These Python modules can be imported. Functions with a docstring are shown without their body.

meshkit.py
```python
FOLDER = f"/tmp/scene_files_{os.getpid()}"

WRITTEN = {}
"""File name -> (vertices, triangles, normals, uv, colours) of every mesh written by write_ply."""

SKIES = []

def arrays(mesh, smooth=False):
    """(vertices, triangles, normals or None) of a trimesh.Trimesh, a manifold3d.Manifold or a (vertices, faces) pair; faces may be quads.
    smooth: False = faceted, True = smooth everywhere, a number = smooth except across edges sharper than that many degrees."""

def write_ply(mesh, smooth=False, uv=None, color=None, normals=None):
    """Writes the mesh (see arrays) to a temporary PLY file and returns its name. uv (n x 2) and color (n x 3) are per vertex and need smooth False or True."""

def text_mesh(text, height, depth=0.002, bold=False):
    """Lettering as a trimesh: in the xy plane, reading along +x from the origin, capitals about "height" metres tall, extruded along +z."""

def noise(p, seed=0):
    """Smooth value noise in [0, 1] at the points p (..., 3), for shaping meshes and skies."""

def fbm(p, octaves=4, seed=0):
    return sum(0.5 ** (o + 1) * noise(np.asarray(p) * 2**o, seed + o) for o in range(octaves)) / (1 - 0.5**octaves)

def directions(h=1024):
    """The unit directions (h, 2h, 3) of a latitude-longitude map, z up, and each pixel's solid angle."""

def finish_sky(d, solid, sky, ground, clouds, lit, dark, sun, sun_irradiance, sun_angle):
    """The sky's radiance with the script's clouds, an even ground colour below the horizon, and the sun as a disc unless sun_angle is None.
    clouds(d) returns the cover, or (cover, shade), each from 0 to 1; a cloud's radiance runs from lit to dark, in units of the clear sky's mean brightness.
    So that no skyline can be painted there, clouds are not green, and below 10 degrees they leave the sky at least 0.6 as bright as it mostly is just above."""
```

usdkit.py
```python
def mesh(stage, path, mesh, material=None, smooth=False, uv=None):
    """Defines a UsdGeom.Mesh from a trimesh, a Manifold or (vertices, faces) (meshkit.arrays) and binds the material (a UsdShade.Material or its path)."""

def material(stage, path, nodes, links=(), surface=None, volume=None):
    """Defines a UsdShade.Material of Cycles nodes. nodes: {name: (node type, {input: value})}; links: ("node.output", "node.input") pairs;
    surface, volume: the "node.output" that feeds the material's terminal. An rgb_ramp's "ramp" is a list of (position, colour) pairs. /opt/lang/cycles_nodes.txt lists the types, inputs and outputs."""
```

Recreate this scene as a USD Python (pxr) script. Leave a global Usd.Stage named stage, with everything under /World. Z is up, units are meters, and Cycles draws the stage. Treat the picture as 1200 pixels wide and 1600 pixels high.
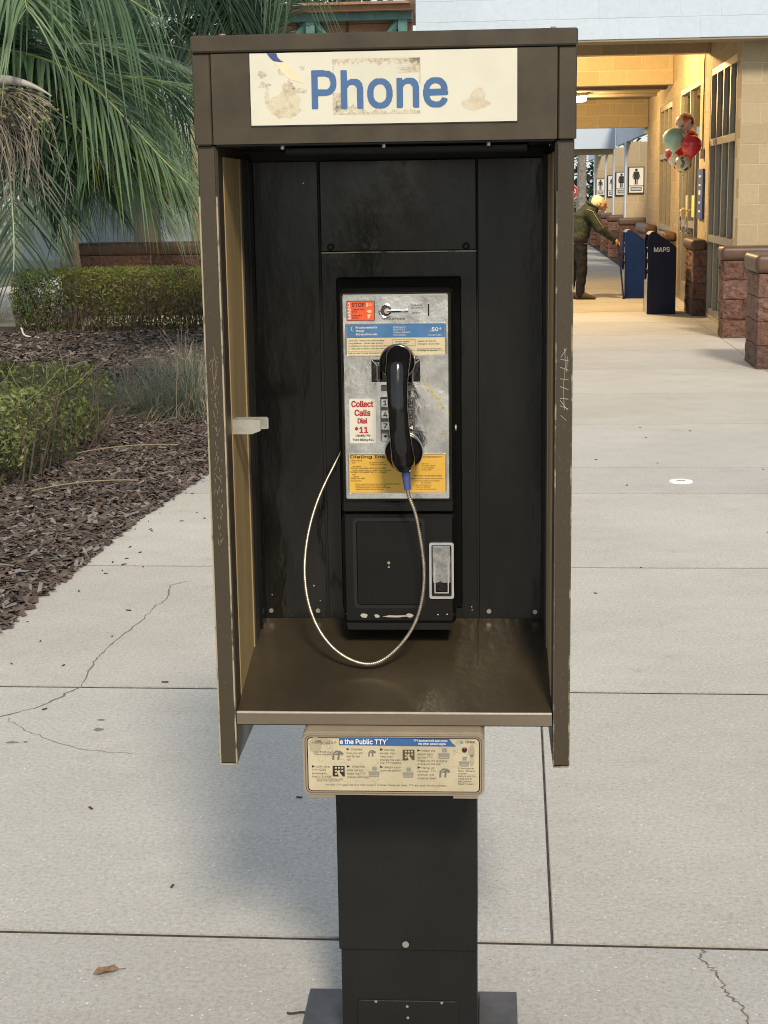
import math, random
import numpy as np, trimesh
import manifold3d as m3
from shapely.geometry import Polygon, box as sbox, Point
from shapely.ops import unary_union
from pxr import Usd, UsdGeom, UsdLux, UsdShade, Gf, Sdf, Vt
import usdkit, meshkit

rng = np.random.default_rng(7)
stage = Usd.Stage.CreateInMemory()
UsdGeom.SetStageUpAxis(stage, UsdGeom.Tokens.z)
UsdGeom.SetStageMetersPerUnit(stage, 1.0)
world = UsdGeom.Xform.Define(stage, '/World')
stage.SetDefaultPrim(world.GetPrim())
UsdGeom.Scope.Define(stage, '/World/Looks')

# ------------------------------------------------------------------ camera
CAM_F, CAM_P, CAM_R, CAM_Y, CAM_H = 2464.6441, math.radians(11.39974), math.radians(-.88825772), math.radians(4.83821196), 1.5
EXPOSURE = 1.30
def cam_axes():
    f = np.array([-math.sin(CAM_Y)*math.cos(CAM_P), math.cos(CAM_Y)*math.cos(CAM_P), -math.sin(CAM_P)])
    r = np.array([math.cos(CAM_Y), math.sin(CAM_Y), 0]); u = np.cross(r, f)
    c, s = math.cos(CAM_R), math.sin(CAM_R)
    return c*r+s*u, -s*r+c*u, f
cr, cu, cf = cam_axes()
cam = UsdGeom.Camera.Define(stage, '/World/camera')
cam.CreateHorizontalApertureAttr(36.0); cam.CreateVerticalApertureAttr(48.0)
cam.CreateFocalLengthAttr(36.0*CAM_F/1200)
cam.CreateClippingRangeAttr(Gf.Vec2f(0.05, 2000))
cam.CreateExposureAttr(EXPOSURE)
cam.AddTransformOp().Set(Gf.Matrix4d(*cr, 0, *cu, 0, *(-cf), 0, 0, 0, CAM_H, 1))

# ------------------------------------------------------------------ sky and sun
SUN_AZ, SUN_EL = math.radians(14), math.radians(40)          # sun stands behind the camera, to the right
sun_dir = np.array([math.sin(SUN_AZ)*math.cos(SUN_EL), -math.cos(SUN_AZ)*math.cos(SUN_EL), math.sin(SUN_EL)])
SKY_STRENGTH, SUN_I = 0.074, 0.40
sky_m = usdkit.material(stage, '/World/Looks/sky', {
    'sky': ('sky_texture', {'sky_type': 'single_scattering', 'sun_disc': False, 'sun_elevation': SUN_EL, 'sun_rotation': math.atan2(sun_dir[0], sun_dir[1])}),
    'co': ('texture_coordinate', {}),
    'mp': ('mapping', {'scale': (1.6, 1.6, 4.0)}),
    'no': ('noise_texture', {'scale': 1.3, 'detail': 5.0, 'roughness': 0.55}),
    'cr': ('rgb_ramp', {'ramp': [(0.0, (3.1, 3.5, 3.8)), (0.45, (4.0, 4.4, 4.7)), (0.75, (5.3, 5.6, 5.8)), (1.0, (5.3, 5.6, 5.8))]}),
    'mx': ('mix_color', {'fac': 0.72}),
    'bg': ('background_shader', {'strength': SKY_STRENGTH}),
}, [('co.generated', 'mp.vector'), ('mp.vector', 'no.vector'), ('no.fac', 'cr.fac'), ('sky.color', 'mx.a'), ('cr.color', 'mx.b'), ('mx.result', 'bg.color')], surface='bg.background')
dome = UsdLux.DomeLight.Define(stage, '/World/sky')
UsdShade.MaterialBindingAPI.Apply(dome.GetPrim()).Bind(sky_m)
dome.GetPrim().SetCustomDataByKey('kind', 'structure')
sun = UsdLux.DistantLight.Define(stage, '/World/sun')
sun.CreateIntensityAttr(SUN_I); sun.CreateAngleAttr(10.0); sun.CreateNormalizeAttr(True)
sun.CreateColorAttr(Gf.Vec3f(1.0, 0.85, 0.66))
_x = np.cross([0, 0, 1.0], sun_dir); _x /= np.linalg.norm(_x); _y = np.cross(sun_dir, _x)
sun.AddTransformOp().Set(Gf.Matrix4d(*_x, 0, *_y, 0, *sun_dir, 0, 0, 0, 10, 1))

# ------------------------------------------------------------------ helpers: scene graph
_used = {}
def uniq(parent, name):
    k = (parent, name); n = _used.get(k, 0); _used[k] = n+1
    return f'{parent}/{name}' if n == 0 else f'{parent}/{name}_{n:03d}'
def tag(o, label=None, cat=None, group=None, kind=None):
    p = o.GetPrim() if hasattr(o, 'GetPrim') else o
    for k, v in (('label', label), ('category', cat), ('group', group), ('kind', kind)):
        if v: p.SetCustomDataByKey(k, v)
    return o
def thing(name, label=None, cat=None, loc=(0, 0, 0), rotz=0.0, group=None, kind=None):
    path = uniq('/World', name)
    x = UsdGeom.Xform.Define(stage, path)
    x.AddTranslateOp().Set(Gf.Vec3d(*map(float, loc)))
    if rotz: x.AddRotateZOp().Set(math.degrees(rotz))
    tag(x, label, cat, group, kind)
    return path
def put(parent, name, mesh, mat, smooth=False, label=None, kind=None):
    path = uniq(parent, name)
    o = usdkit.mesh(stage, path, mesh, mat, smooth=smooth)
    tag(o, label, kind=kind)
    return path

# ------------------------------------------------------------------ helpers: materials
_m = {}
def pm(name, col, rough=0.5, metal=0.0, var=0.0, vscale=8.0, bump=0.0, bscale=40.0, col2=None, lo=0.45, hi=0.6, spec=None, coat=0.0, stretch=None, translucent=0.0, rvar=0.0, detail=4.0):
    """principled material; col2 is blended in by noise between lo and hi, else col varies by +-var."""
    if name in _m: return _m[name]
    col = np.array(col, float)
    p = {'base_color': tuple(col), 'roughness': rough, 'metallic': metal}
    if spec is not None: p['specular_ior_level'] = spec
    if coat: p.update(coat_weight=coat, coat_roughness=0.08)
    nodes, links = {'p': ('principled_bsdf', p)}, []
    nodes['g'] = ('geometry', {})
    src = 'g.position'
    if stretch:
        nodes['mp'] = ('mapping', {'scale': stretch}); links.append((src, 'mp.vector')); src = 'mp.vector'
    if var or col2 is not None:
        nodes['n'] = ('noise_texture', {'scale': vscale, 'detail': detail, 'roughness': 0.6}); links.append((src, 'n.vector'))
        if col2 is not None:
            c2 = np.array(col2, float); v = var or 0.0
            ramp = [(0.0, tuple(col*(1-v))), (lo, tuple(col)), (hi, tuple(c2)), (1.0, tuple(c2))]
        else:
            ramp = [(0.0, tuple(col*(1-var))), (0.3, tuple(col*(1-var))), (0.7, tuple(np.minimum(col*(1+var), 1))), (1.0, tuple(np.minimum(col*(1+var), 1)))]
        nodes['r'] = ('rgb_ramp', {'ramp': ramp}); links += [('n.fac', 'r.fac'), ('r.color', 'p.base_color')]
    if rvar:
        nodes['rn'] = ('noise_texture', {'scale': vscale*0.7, 'detail': 5.0}); links.append((src, 'rn.vector'))
        nodes['rm'] = ('map_range', {'from_min': 0.3, 'from_max': 0.7, 'to_min': max(rough-rvar, 0.02), 'to_max': min(rough+rvar, 1.0), 'clamp': True}); links += [('rn.fac', 'rm.value'), ('rm.result', 'p.roughness')]
    if bump:
        nodes['bn'] = ('noise_texture', {'scale': bscale, 'detail': 5.0}); links.append((src, 'bn.vector'))
        nodes['b'] = ('bump', {'strength': 1.0, 'distance': bump}); links += [('bn.fac', 'b.height'), ('b.normal', 'p.normal')]
    surf = 'p.BSDF'
    if translucent:
        nodes['t'] = ('translucent_bsdf', {'color': tuple(np.minimum(col*2.2, 1))}); nodes['mx'] = ('mix_closure', {'fac': translucent})
        links += [('p.BSDF', 'mx.closure1'), ('t.BSDF', 'mx.closure2')]; surf = 'mx.closure'
    _m[name] = usdkit.material(stage, f'/World/Looks/{name}', nodes, links, surface=surf)
    return _m[name]
def emit(name, col, s):
    if name not in _m:
        _m[name] = usdkit.material(stage, f'/World/Looks/{name}', {'e': ('emission', {'color': col, 'strength': s})}, [], surface='e.emission')
    return _m[name]

# painted metal of the booth: brown paint, rubbed through along edges
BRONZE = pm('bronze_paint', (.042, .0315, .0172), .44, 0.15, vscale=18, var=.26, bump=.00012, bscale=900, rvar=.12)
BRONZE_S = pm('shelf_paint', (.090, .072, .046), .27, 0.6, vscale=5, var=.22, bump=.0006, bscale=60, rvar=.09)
WORN = pm('worn_edge_paint', (.075, .058, .037), .45, .2, vscale=30, col2=(.34, .295, .205), lo=.34, hi=.50)
WORN_R = pm('worn_edge_right', (.07, .053, .033), .45, .2, vscale=34, col2=(.26, .225, .155), lo=.52, hi=.64)
SCUFF = pm('scuffed_paint', (.044, .033, .019), .44, .15, vscale=260, col2=(.085, .068, .045), lo=.60, hi=.8, stretch=(1, 1, .45), bump=.0003, bscale=500)
BARE = pm('bare_aluminium', (.60, .55, .46), .38, .7, vscale=40, var=.12)
BLACK = pm('black_panel_paint', (.0018, .0018, .0014), .20, 0.0, vscale=7, var=.2, col2=(.017, .0165, .013), lo=.44, hi=.80, bump=.0040, bscale=9, rvar=.15, stretch=(1.1, 1, .42), spec=.36, detail=8.0)
BLACK2 = pm('black_housing_paint', (.0032, .0032, .0027), .36, 0.0, vscale=14, var=.25, bump=.0003, bscale=700, rvar=.06, spec=.28)
BLACK3 = pm('black_pedestal_paint', (.0058, .0059, .0050), .5, 0.0, vscale=9, var=.25, bump=.0004, bscale=300, rvar=.1, spec=.3)
JET = pm('glossy_black_plastic', (.006, .006, .006), .13, 0.0, spec=.5)
GAP = pm('dark_gap', (.003, .003, .003), .8)
TAN = pm('tan_side_liner', (.29, .205, .095), .5, 0.0, vscale=3.0, var=.22, stretch=(6, 6, .6), bump=.0004, bscale=80)
CHROME = pm('brushed_chrome', (.63, .62, .595), .19, 1.0, vscale=22, var=.28, bump=.0028, bscale=24, rvar=.13)
CHROME_B = pm('polished_chrome', (.72, .71, .69), .12, 1.0, vscale=60, var=.1)
BRASS_DIRT = pm('yellow_residue', (.42, .33, .10), .6, 0.2, vscale=70, var=.4)
SIGNW = pm('sign_cream', (.56, .545, .455), .42, 0.0, vscale=10, var=.05)
RESIDUE = pm('glue_residue', (.52, .49, .385), .7, 0.0, vscale=150, col2=(.34, .28, .195), lo=.40, hi=.66)
RESIDUE_L = pm('pale_paper_residue', (.53, .485, .36), .75, 0.0, vscale=60, col2=(.43, .37, .255), lo=.48, hi=.66, bump=.001, bscale=150)
PEEL = pm('bare_torn_paper', (.64, .575, .39), .7, vscale=30, var=.08)
SIGNB = pm('sign_blue', (.045, .115, .26), .45, vscale=40, var=.06)
NAVY = pm('swoosh_navy', (.035, .06, .20), .45)
ORANGE = pm('sticker_orange', (.62, .085, .02), .45, vscale=60, var=.08)
INK = pm('black_ink', (.012, .011, .010), .6)
INKG = pm('grey_ink', (.10, .095, .08), .6)
WHITE = pm('white_print', (.64, .63, .60), .5)
REDINK = pm('red_ink', (.33, .02, .015), .5, vscale=200, var=.3)
CARDB = pm('card_blue', (.05, .15, .31), .38, vscale=40, var=.12)
CARDC = pm('card_cream', (.55, .47, .30), .45, vscale=30, var=.08)
YELLOW = pm('card_yellow', (.58, .345, .045), .45, vscale=20, var=.08)
STKW = pm('sticker_white', (.60, .585, .51), .5, vscale=40, var=.06)
BOOT = pm('blue_cord_boot', (.055, .075, .25), .4)
TTYB = pm('beige_terminal_shell', (.235, .195, .14), .42, 0.1, vscale=14, var=.12, bump=.0003, bscale=500)
TTYC = pm('cracked_cream_label', (.40, .355, .24), .5, vscale=16, var=.12, bump=.0006, bscale=120)
TTYD = pm('label_stain', (.31, .27, .18), .6, vscale=30, var=.15)
LED = pm('dark_red_lens', (.055, .004, .006), .15)
SCREW = pm('screw_metal', (.45, .43, .38), .35, .9)
PLATE_B = pm('base_plate_metal', (.055, .060, .072), .45, .5, vscale=20, var=.3, rvar=.12)

def concrete(k=0, tint=(1, 1, 1)):
    T = lambda c: tuple(np.array(c)*tint)
    n = {'g': ('geometry', {}), 'p': ('principled_bsdf', {'roughness': .86, 'specular_ior_level': .3}),
         'big': ('noise_texture', {'scale': .8, 'detail': 7.0, 'roughness': .68}), 'br': ('rgb_ramp', {'ramp': [(0, T((.35, .34, .31))), (.38, T((.42, .41, .38))), (.60, T((.475, .465, .435))), (1, T((.52, .51, .475)))]}),
         'mid': ('noise_texture', {'scale': 85.0, 'detail': 6.0, 'roughness': .85}), 'mr': ('rgb_ramp', {'ramp': [(0, (.5, .5, .5)), (.36, (.70, .70, .69)), (.52, (.97, .97, .97)), (.66, (1.12, 1.12, 1.12)), (1, (1.2, 1.2, 1.2))]}),
         'm1': ('mix_color', {'blend_type': 'multiply', 'fac': 1.0}),
         'map': ('mapping', {'scale': (1, 1.0, 1)}),
         'vo': ('voronoi_texture', {'scale': 105.0, 'randomness': 1.0}), 'sp': ('separate_color', {}),
         'pick': ('map_range', {'from_min': .93, 'from_max': .95, 'to_min': 0, 'to_max': 1, 'clamp': True}),
         'core': ('map_range', {'from_min': .30, 'from_max': .18, 'to_min': 0, 'to_max': 1, 'clamp': True}),
         'mul': ('math', {'math_type': 'multiply'}), 'm2': ('mix_color', {'b': (.64, .635, .61), 'fac': 0}),
         'pickd': ('map_range', {'from_min': .09, 'from_max': .07, 'to_min': 0, 'to_max': .7, 'clamp': True}),
         'muld': ('math', {'math_type': 'multiply'}), 'm3': ('mix_color', {'b': (.24, .225, .20), 'fac': 0}),
         'b': ('bump', {'strength': .8, 'distance': .004}),
         'sp2': ('noise_texture', {'scale': 6.5, 'detail': 6.0, 'roughness': .7}), 'sr2': ('rgb_ramp', {'ramp': [(0, (1.05, 1.05, 1.05)), (.42, (1, 1, 1)), (.60, (.97, .965, .955)), (.72, (.84, .83, .81)), (1, (.78, .77, .75))]}), 'm4': ('mix_color', {'blend_type': 'multiply', 'fac': 1.0}),
         'cl': ('noise_texture', {'scale': 420.0, 'detail': 2.0}), 'cr2': ('rgb_ramp', {'ramp': [(0, (.72, .72, .71)), (.5, (1, 1, 1)), (1, (1.2, 1.2, 1.2))]}), 'm5': ('mix_color', {'blend_type': 'multiply', 'fac': 1.0})}
    l = [('g.position', 'big.vector'), ('g.position', 'mid.vector'), ('g.position', 'map.vector'), ('map.vector', 'vo.vector'), ('big.fac', 'br.fac'), ('mid.fac', 'mr.fac'),
         ('br.color', 'm1.a'), ('mr.color', 'm1.b'), ('vo.color', 'sp.color'), ('sp.r', 'pick.value'), ('vo.distance', 'core.value'), ('pick.result', 'mul.value1'), ('core.result', 'mul.value2'),
         ('mul.value', 'm2.fac'), ('m1.result', 'm2.a'), ('sp.r', 'pickd.value'), ('pickd.result', 'muld.value1'), ('core.result', 'muld.value2'), ('muld.value', 'm3.fac'), ('m2.result', 'm3.a'), ('g.position', 'sp2.vector'), ('sp2.fac', 'sr2.fac'), ('m3.result', 'm4.a'), ('sr2.color', 'm4.b'), ('g.position', 'cl.vector'), ('cl.fac', 'cr2.fac'), ('m4.result', 'm5.a'), ('cr2.color', 'm5.b'), ('m5.result', 'p.base_color'),
         ('mid.fac', 'b.height'), ('b.normal', 'p.normal')]
    return usdkit.material(stage, f'/World/Looks/pavement_concrete_{k}', n, l, surface='p.BSDF')
CONCS = [concrete(0), concrete(1, (.955, .955, .965)), concrete(2, (1.03, 1.025, 1.0)), concrete(3, (.985, .97, .945))]; CONC = CONCS[0]
CRACK = pm('crack_dark', (.035, .032, .028), .9)
CRACKL = pm('crack_soft', (.13, .12, .10), .95, vscale=50, var=.4)
STAIN = pm('dark_stain', (.15, .147, .14), .9, vscale=60, var=.3)

# ------------------------------------------------------------------ helpers: meshes
cat = trimesh.util.concatenate
def bx(x0, x1, y0, y1, z0, z1, ch=0.0):
    lo, hi = np.array([min(x0, x1), min(y0, y1), min(z0, z1)]), np.array([max(x0, x1), max(y0, y1), max(z0, z1)])
    if ch <= 0:
        return trimesh.creation.box(bounds=[lo, hi])
    pts = []
    for c in np.ndindex(2, 2, 2):
        c = np.array(c); p = np.where(c, hi, lo); s = np.where(c, -1, 1)*ch
        for k in range(3):
            q = p+s; q[k] = p[k]; pts.append(q)
    return trimesh.convex.convex_hull(np.array(pts))
def rbox(x0, x1, y0, y1, z0, z1, r, seg=12):
    pts = [m3.Manifold.sphere(r, seg).translate([x, y, z]) for x in (x0+r, x1-r) for y in (y0+r, y1-r) for z in (z0+r, z1-r)]
    return tm(m3.Manifold.batch_hull(pts))
def tm(m):
    q = m.to_mesh(); return trimesh.Trimesh(q.vert_properties[:, :3], q.tri_verts, process=False)
def rrect(x0, x1, z0, z1, r, n=6):
    r = min(r, (x1-x0)/2.01, (z1-z0)/2.01)
    return sbox(x0+r, z0+r, x1-r, z1-r).buffer(r, quad_segs=n) if r > 0 else sbox(x0, z0, x1, z1)
XZ = np.array([[1, 0, 0, 0], [0, 0, -1, 0], [0, 1, 0, 0], [0, 0, 0, 1.0]])
def plate(poly, yf, t):
    """polygon in (x, z), front face at y = yf, thickness t going back."""
    out = []
    for g in getattr(poly, 'geoms', [poly]):
        if g.is_empty: continue
        m = trimesh.creation.extrude_polygon(g, t, engine='earcut'); m.apply_transform(XZ); m.apply_translation([0, yf+t, 0]); out.append(m)
    return cat(out)
def dome_plate(x0, x1, z0, z1, r, yf, t, ch):
    """rounded plate with a chamfered front edge."""
    a = np.array(rrect(x0, x1, z0, z1, r).exterior.coords)[:-1]; b = np.array(rrect(x0+ch, x1-ch, z0+ch, z1-ch, max(r-ch, .001)).exterior.coords)[:-1]
    pts = [(p[0], yf+t, p[1]) for p in a]+[(p[0], yf+ch, p[1]) for p in a]+[(p[0], yf, p[1]) for p in b]
    return trimesh.convex.convex_hull(np.array(pts))
def tube(pts, r, sides=8, closed_ends=True):
    p = np.asarray(pts, float); n = len(p); r = np.broadcast_to(r, (n,))
    t = np.gradient(p, axis=0); t /= np.linalg.norm(t, axis=1, keepdims=True)+1e-12
    a = np.zeros_like(p); ref = np.array([0, 0, 1.0]) if abs(t[0, 2]) < .9 else np.array([1.0, 0, 0])
    a[0] = np.cross(t[0], ref); a[0] /= np.linalg.norm(a[0])
    for i in range(1, n):
        v = a[i-1]-t[i]*(a[i-1]@t[i]); a[i] = v/(np.linalg.norm(v)+1e-12)
    b = np.cross(t, a); ang = np.arange(sides)*2*np.pi/sides
    v = (p[:, None]+r[:, None, None]*(np.cos(ang)[None, :, None]*a[:, None]+np.sin(ang)[None, :, None]*b[:, None])).reshape(-1, 3)
    f = []
    for i in range(n-1):
        for j in range(sides):
            k = (j+1) % sides; q = [i*sides+j, i*sides+k, (i+1)*sides+k, (i+1)*sides+j]; f += [[q[0], q[1], q[2]], [q[0], q[2], q[3]]]
    v = np.vstack([v, p[0], p[-1]])
    for j in range(sides):
        k = (j+1) % sides; f += [[n*sides, k, j], [n*sides+1, (n-1)*sides+j, (n-1)*sides+k]]
    m = trimesh.Trimesh(v, np.array(f), process=False); return m
def spline(pts, n):
    from scipy.interpolate import CubicSpline
    p = np.asarray(pts, float); d = np.r_[0, np.cumsum(np.linalg.norm(np.diff(p, axis=0), axis=1)+1e-9)]
    return CubicSpline(d, p)(np.linspace(0, d[-1], n))
def text(s, x0, x1, z0, h, yf, t=.0004, bold=True, center=False, slant=0.0):
    """lettering in the xz plane facing -y, stretched to run from x0 to x1 (or x1=None: natural width)."""
    m = meshkit.text_mesh(s, h, t, bold=bold); b = m.bounds
    w = b[1, 0]-b[0, 0]
    m.apply_translation([-b[0, 0], 0, 0])
    if x1 is not None: m.apply_scale([(x1-x0)/w, 1, 1])
    elif center: m.apply_translation([-w/2, 0, 0])
    if slant: m.vertices[:, 0] += slant*m.vertices[:, 1]
    m.apply_transform(XZ); m.apply_translation([x0, yf+t, z0]); return m
def cyl(c, axis, r, h, n=20, r2=None):
    axis = np.asarray(axis, float)
    return tube([np.asarray(c, float)-axis*h/2, np.asarray(c, float)+axis*h/2], [r, r2 or r], n)
def screw(parent, x, y, z, r=.004, m=SCREW, name='screw'):
    put(parent, name, cat([cyl((x, y-.001, z), (0, 1, 0), r, .003, 12), bx(x-r*.7, x+r*.7, y-.0031, y-.0026, z-r*.12, z+r*.12)]), m)
def blob(cx, cz, rx, rz, seed, n=40, rough=.35):
    a = np.linspace(0, 2*np.pi, n, endpoint=False); r = 1+rough*(meshkit.fbm(np.stack([np.cos(a)*1.7+seed*3.1, np.sin(a)*1.7, np.full(n, seed)], -1), 4)*2-1)
    return Polygon(np.stack([cx+rx*r*np.cos(a), cz+rz*r*np.sin(a)], -1)).buffer(0)
def flat(poly, z, t=.0008):
    out = []
    for g in getattr(poly, 'geoms', [poly]):
        if g.is_empty: continue
        m = trimesh.creation.extrude_polygon(g, t, engine='earcut'); m.apply_translation([0, 0, z]); out.append(m)
    return cat(out)
def crackline(pts, w, z, seed=0, k=9):
    r = np.random.default_rng(seed); p = np.asarray(pts, float); P = []
    for a, b in zip(p[:-1], p[1:]):
        for i in range(k):
            q = a+(b-a)*i/k; d = (b-a)/np.linalg.norm(b-a); P.append(q+np.array([-d[1], d[0]])*r.normal(0, .0035))
    P.append(p[-1]); P = np.array(P); t = np.gradient(P, axis=0); t /= np.linalg.norm(t, axis=1, keepdims=True); nn = np.stack([-t[:, 1], t[:, 0]], -1)
    ww = w*(0.35+1.1*r.random(len(P)))[:, None]
    L, R = P+nn*ww/2, P-nn*ww/2; n = len(P)
    v = np.vstack([np.c_[L, np.full(n, z)], np.c_[R, np.full(n, z)]])
    f = [[i, n+i, i+1] for i in range(n-1)]+[[i+1, n+i, n+i+1] for i in range(n-1)]
    return trimesh.Trimesh(v, np.array(f), process=False)

# ================================================================== SETTING: ground, pavement, mulch bed
GRASSY = pm('ground_soil', (.09, .10, .05), .95, vscale=.8, var=.3)
ground = put('/World', 'ground', bx(-300, 300, -120, 420, -.6, -.16), GRASSY); tag(stage.GetPrimAtPath(ground), kind='structure')
pav = thing('pavement', kind='structure')
put(pav, 'bedding', cat([bx(-1.80, 9, -30, 60, -.15, -.0042), bx(-9, -1.8, 18.4, 60, -.15, -.035)]), CRACK)
def left_edge(y):
    return float(np.interp(y, [-30, 5.3, 7.1, 8.0, 8.7, 10, 12, 14, 18.4, 60], [-1.83, -1.84, -1.81, -1.75, -1.70, -1.66, -1.65, -1.65, -1.65, -1.65]))
rows = [-30, -20, -12, -6, -3.6, -1.95, -.3, 1.33, 2.985, 4.645, 6.285, 7.895, 8.66, 10.32, 11.93, 13.58, 15.2, 16.85, 18.5, 20.15, 21.8, 23.45, 25.1, 28.4, 31.7, 35, 38.3, 41.6, 45, 50, 60]
g = .0055
for i, (ya, yb) in enumerate(zip(rows[:-1], rows[1:])):
    xs = [None, 2.10, 9.0]
    if 2.9 < ya < 6.2: xs = [None, .077, 2.10, 9.0]
    if ya > 17: xs = [None, 2.10, 2.60]
    g = .0055 if ya < 2.9 else .0105
    for j in range(len(xs)-1):
        if ya > 17 and j == 1 and ya > 31: continue
        n = 6; yy = np.linspace(ya+g, yb-g, n)
        tilt = .010*(1 if abs(ya-2.985) < .01 else 0)
        xl = [left_edge(y) for y in yy] if xs[j] is None else [xs[j]+.0027]*n
        xr = [xs[j+1]-.003]*n
        P = Polygon([(x, y) for x, y in zip(xl, yy)]+[(x, y) for x, y in zip(xr[::-1], yy[::-1])])
        lo = trimesh.creation.extrude_polygon(P, .04, engine='earcut'); lo.apply_translation([0, 0, -.0422])
        inner = P.buffer(-.0015, join_style=2)
        hi = trimesh.creation.extrude_polygon(inner, .002, engine='earcut'); hi.apply_translation([0, 0, -.002])
        put(pav, 'slab', cat([lo, hi]), CONCS[(i*7+j*3) % 4])
put(pav, 'slab', bx(-9, -1.66, 18.4, 60, -.035, -.012), CONC)
cr1 = [(-1.30, 6.02), (-1.354, 5.95), (-1.32, 5.746), (-1.342, 5.603), (-1.349, 5.38), (-1.381, 5.093), (-1.386, 4.942), (-1.355, 4.65)]
put(pav, 'crack', crackline(cr1, .005, .0006, 1), CRACKL)
put(pav, 'crack', crackline([(-1.355, 4.64), (-1.43, 4.441), (-1.518, 4.349), (-1.70, 4.21), (-1.80, 4.1)], .007, .0006, 2), CRACKL)
put(pav, 'crack', crackline([(-1.49, 4.33), (-1.36, 4.19), (-1.2, 4.08), (-1.05, 4.05)], .003, .0006, 3), STAIN)
put(pav, 'crack', crackline([(.378, 2.978), (.369, 2.933), (.394, 2.882), (.403, 2.807), (.425, 2.748), (.43, 2.68), (.46, 2.5), (.5, 2.2)], .0045, .0006, 4), CRACKL)
for k, (x, y, a, b) in enumerate([(-1.194, 4.247, .016, .012), (-1.21, 4.33, .012, .007), (-1.411, 4.13, .018, .008), (-1.375, 4.135, .006, .006), (-1.44, 4.05, .008, .012), (1.5, 6.9, .03, .02)]):
    put(pav, 'stain', flat(blob(x, y, a, b, k+3, 30, .6), .0006, .0005), STAIN)
# small debris lying on the concrete: too many to name
deb = []
for k in range(150):
    y = rng.uniform(2.6, 11)**1.0; x = rng.uniform(-1.75, 2.0)
    if abs(x+.2) < .35 and y < 3: continue
    if rng.random() < .72: x = left_edge(y)+abs(rng.normal(0, .22))
    s = rng.uniform(.004, .011); a = rng.uniform(0, np.pi)
    m = bx(-s, s, -s*.28, s*.28, 0, .003); m.apply_transform(trimesh.transformations.rotation_matrix(a, [0, 0, 1])); m.apply_translation([x, y, .001]); deb.append(m)
d = put('/World', 'leaf_debris', cat(deb), pm('debris_dark', (.05, .04, .03), .9, vscale=3, var=.4))
tag(stage.GetPrimAtPath(d), 'tiny dark bark and leaf crumbs scattered on the grey concrete', 'debris', kind='stuff')

# mulch bed
def mulch_h(x, y):
    return .03*(meshkit.fbm(np.stack([x*1.3, y*1.3, np.zeros_like(x)], -1), 3, 5)-.5)+.02
nx, ny = 90, 160
gx, gy = np.meshgrid(np.linspace(0, 1, nx), np.linspace(-3, 18.6, ny), indexing='ij')
wx = np.vectorize(left_edge)(gy); X = wx-.012-gx**1.5*9.0
Z = mulch_h(X, gy)-.035*np.exp(-((wx-X)/.12)) - .01
v = np.stack([X, gy, Z], -1).reshape(-1, 3); idx = np.arange(nx*ny).reshape(nx, ny)
f = np.vstack([np.stack([idx[:-1, :-1], idx[:-1, 1:], idx[1:, 1:]], -1).reshape(-1, 3), np.stack([idx[:-1, :-1], idx[1:, 1:], idx[1:, :-1]], -1).reshape(-1, 3)])
soil = put('/World', 'mulch_bed', trimesh.Trimesh(v, f, process=False), pm('mulch_soil', (.045, .032, .024), .95, vscale=25, var=.5, bump=.02, bscale=35)); tag(stage.GetPrimAtPath(soil), kind='structure')
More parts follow.
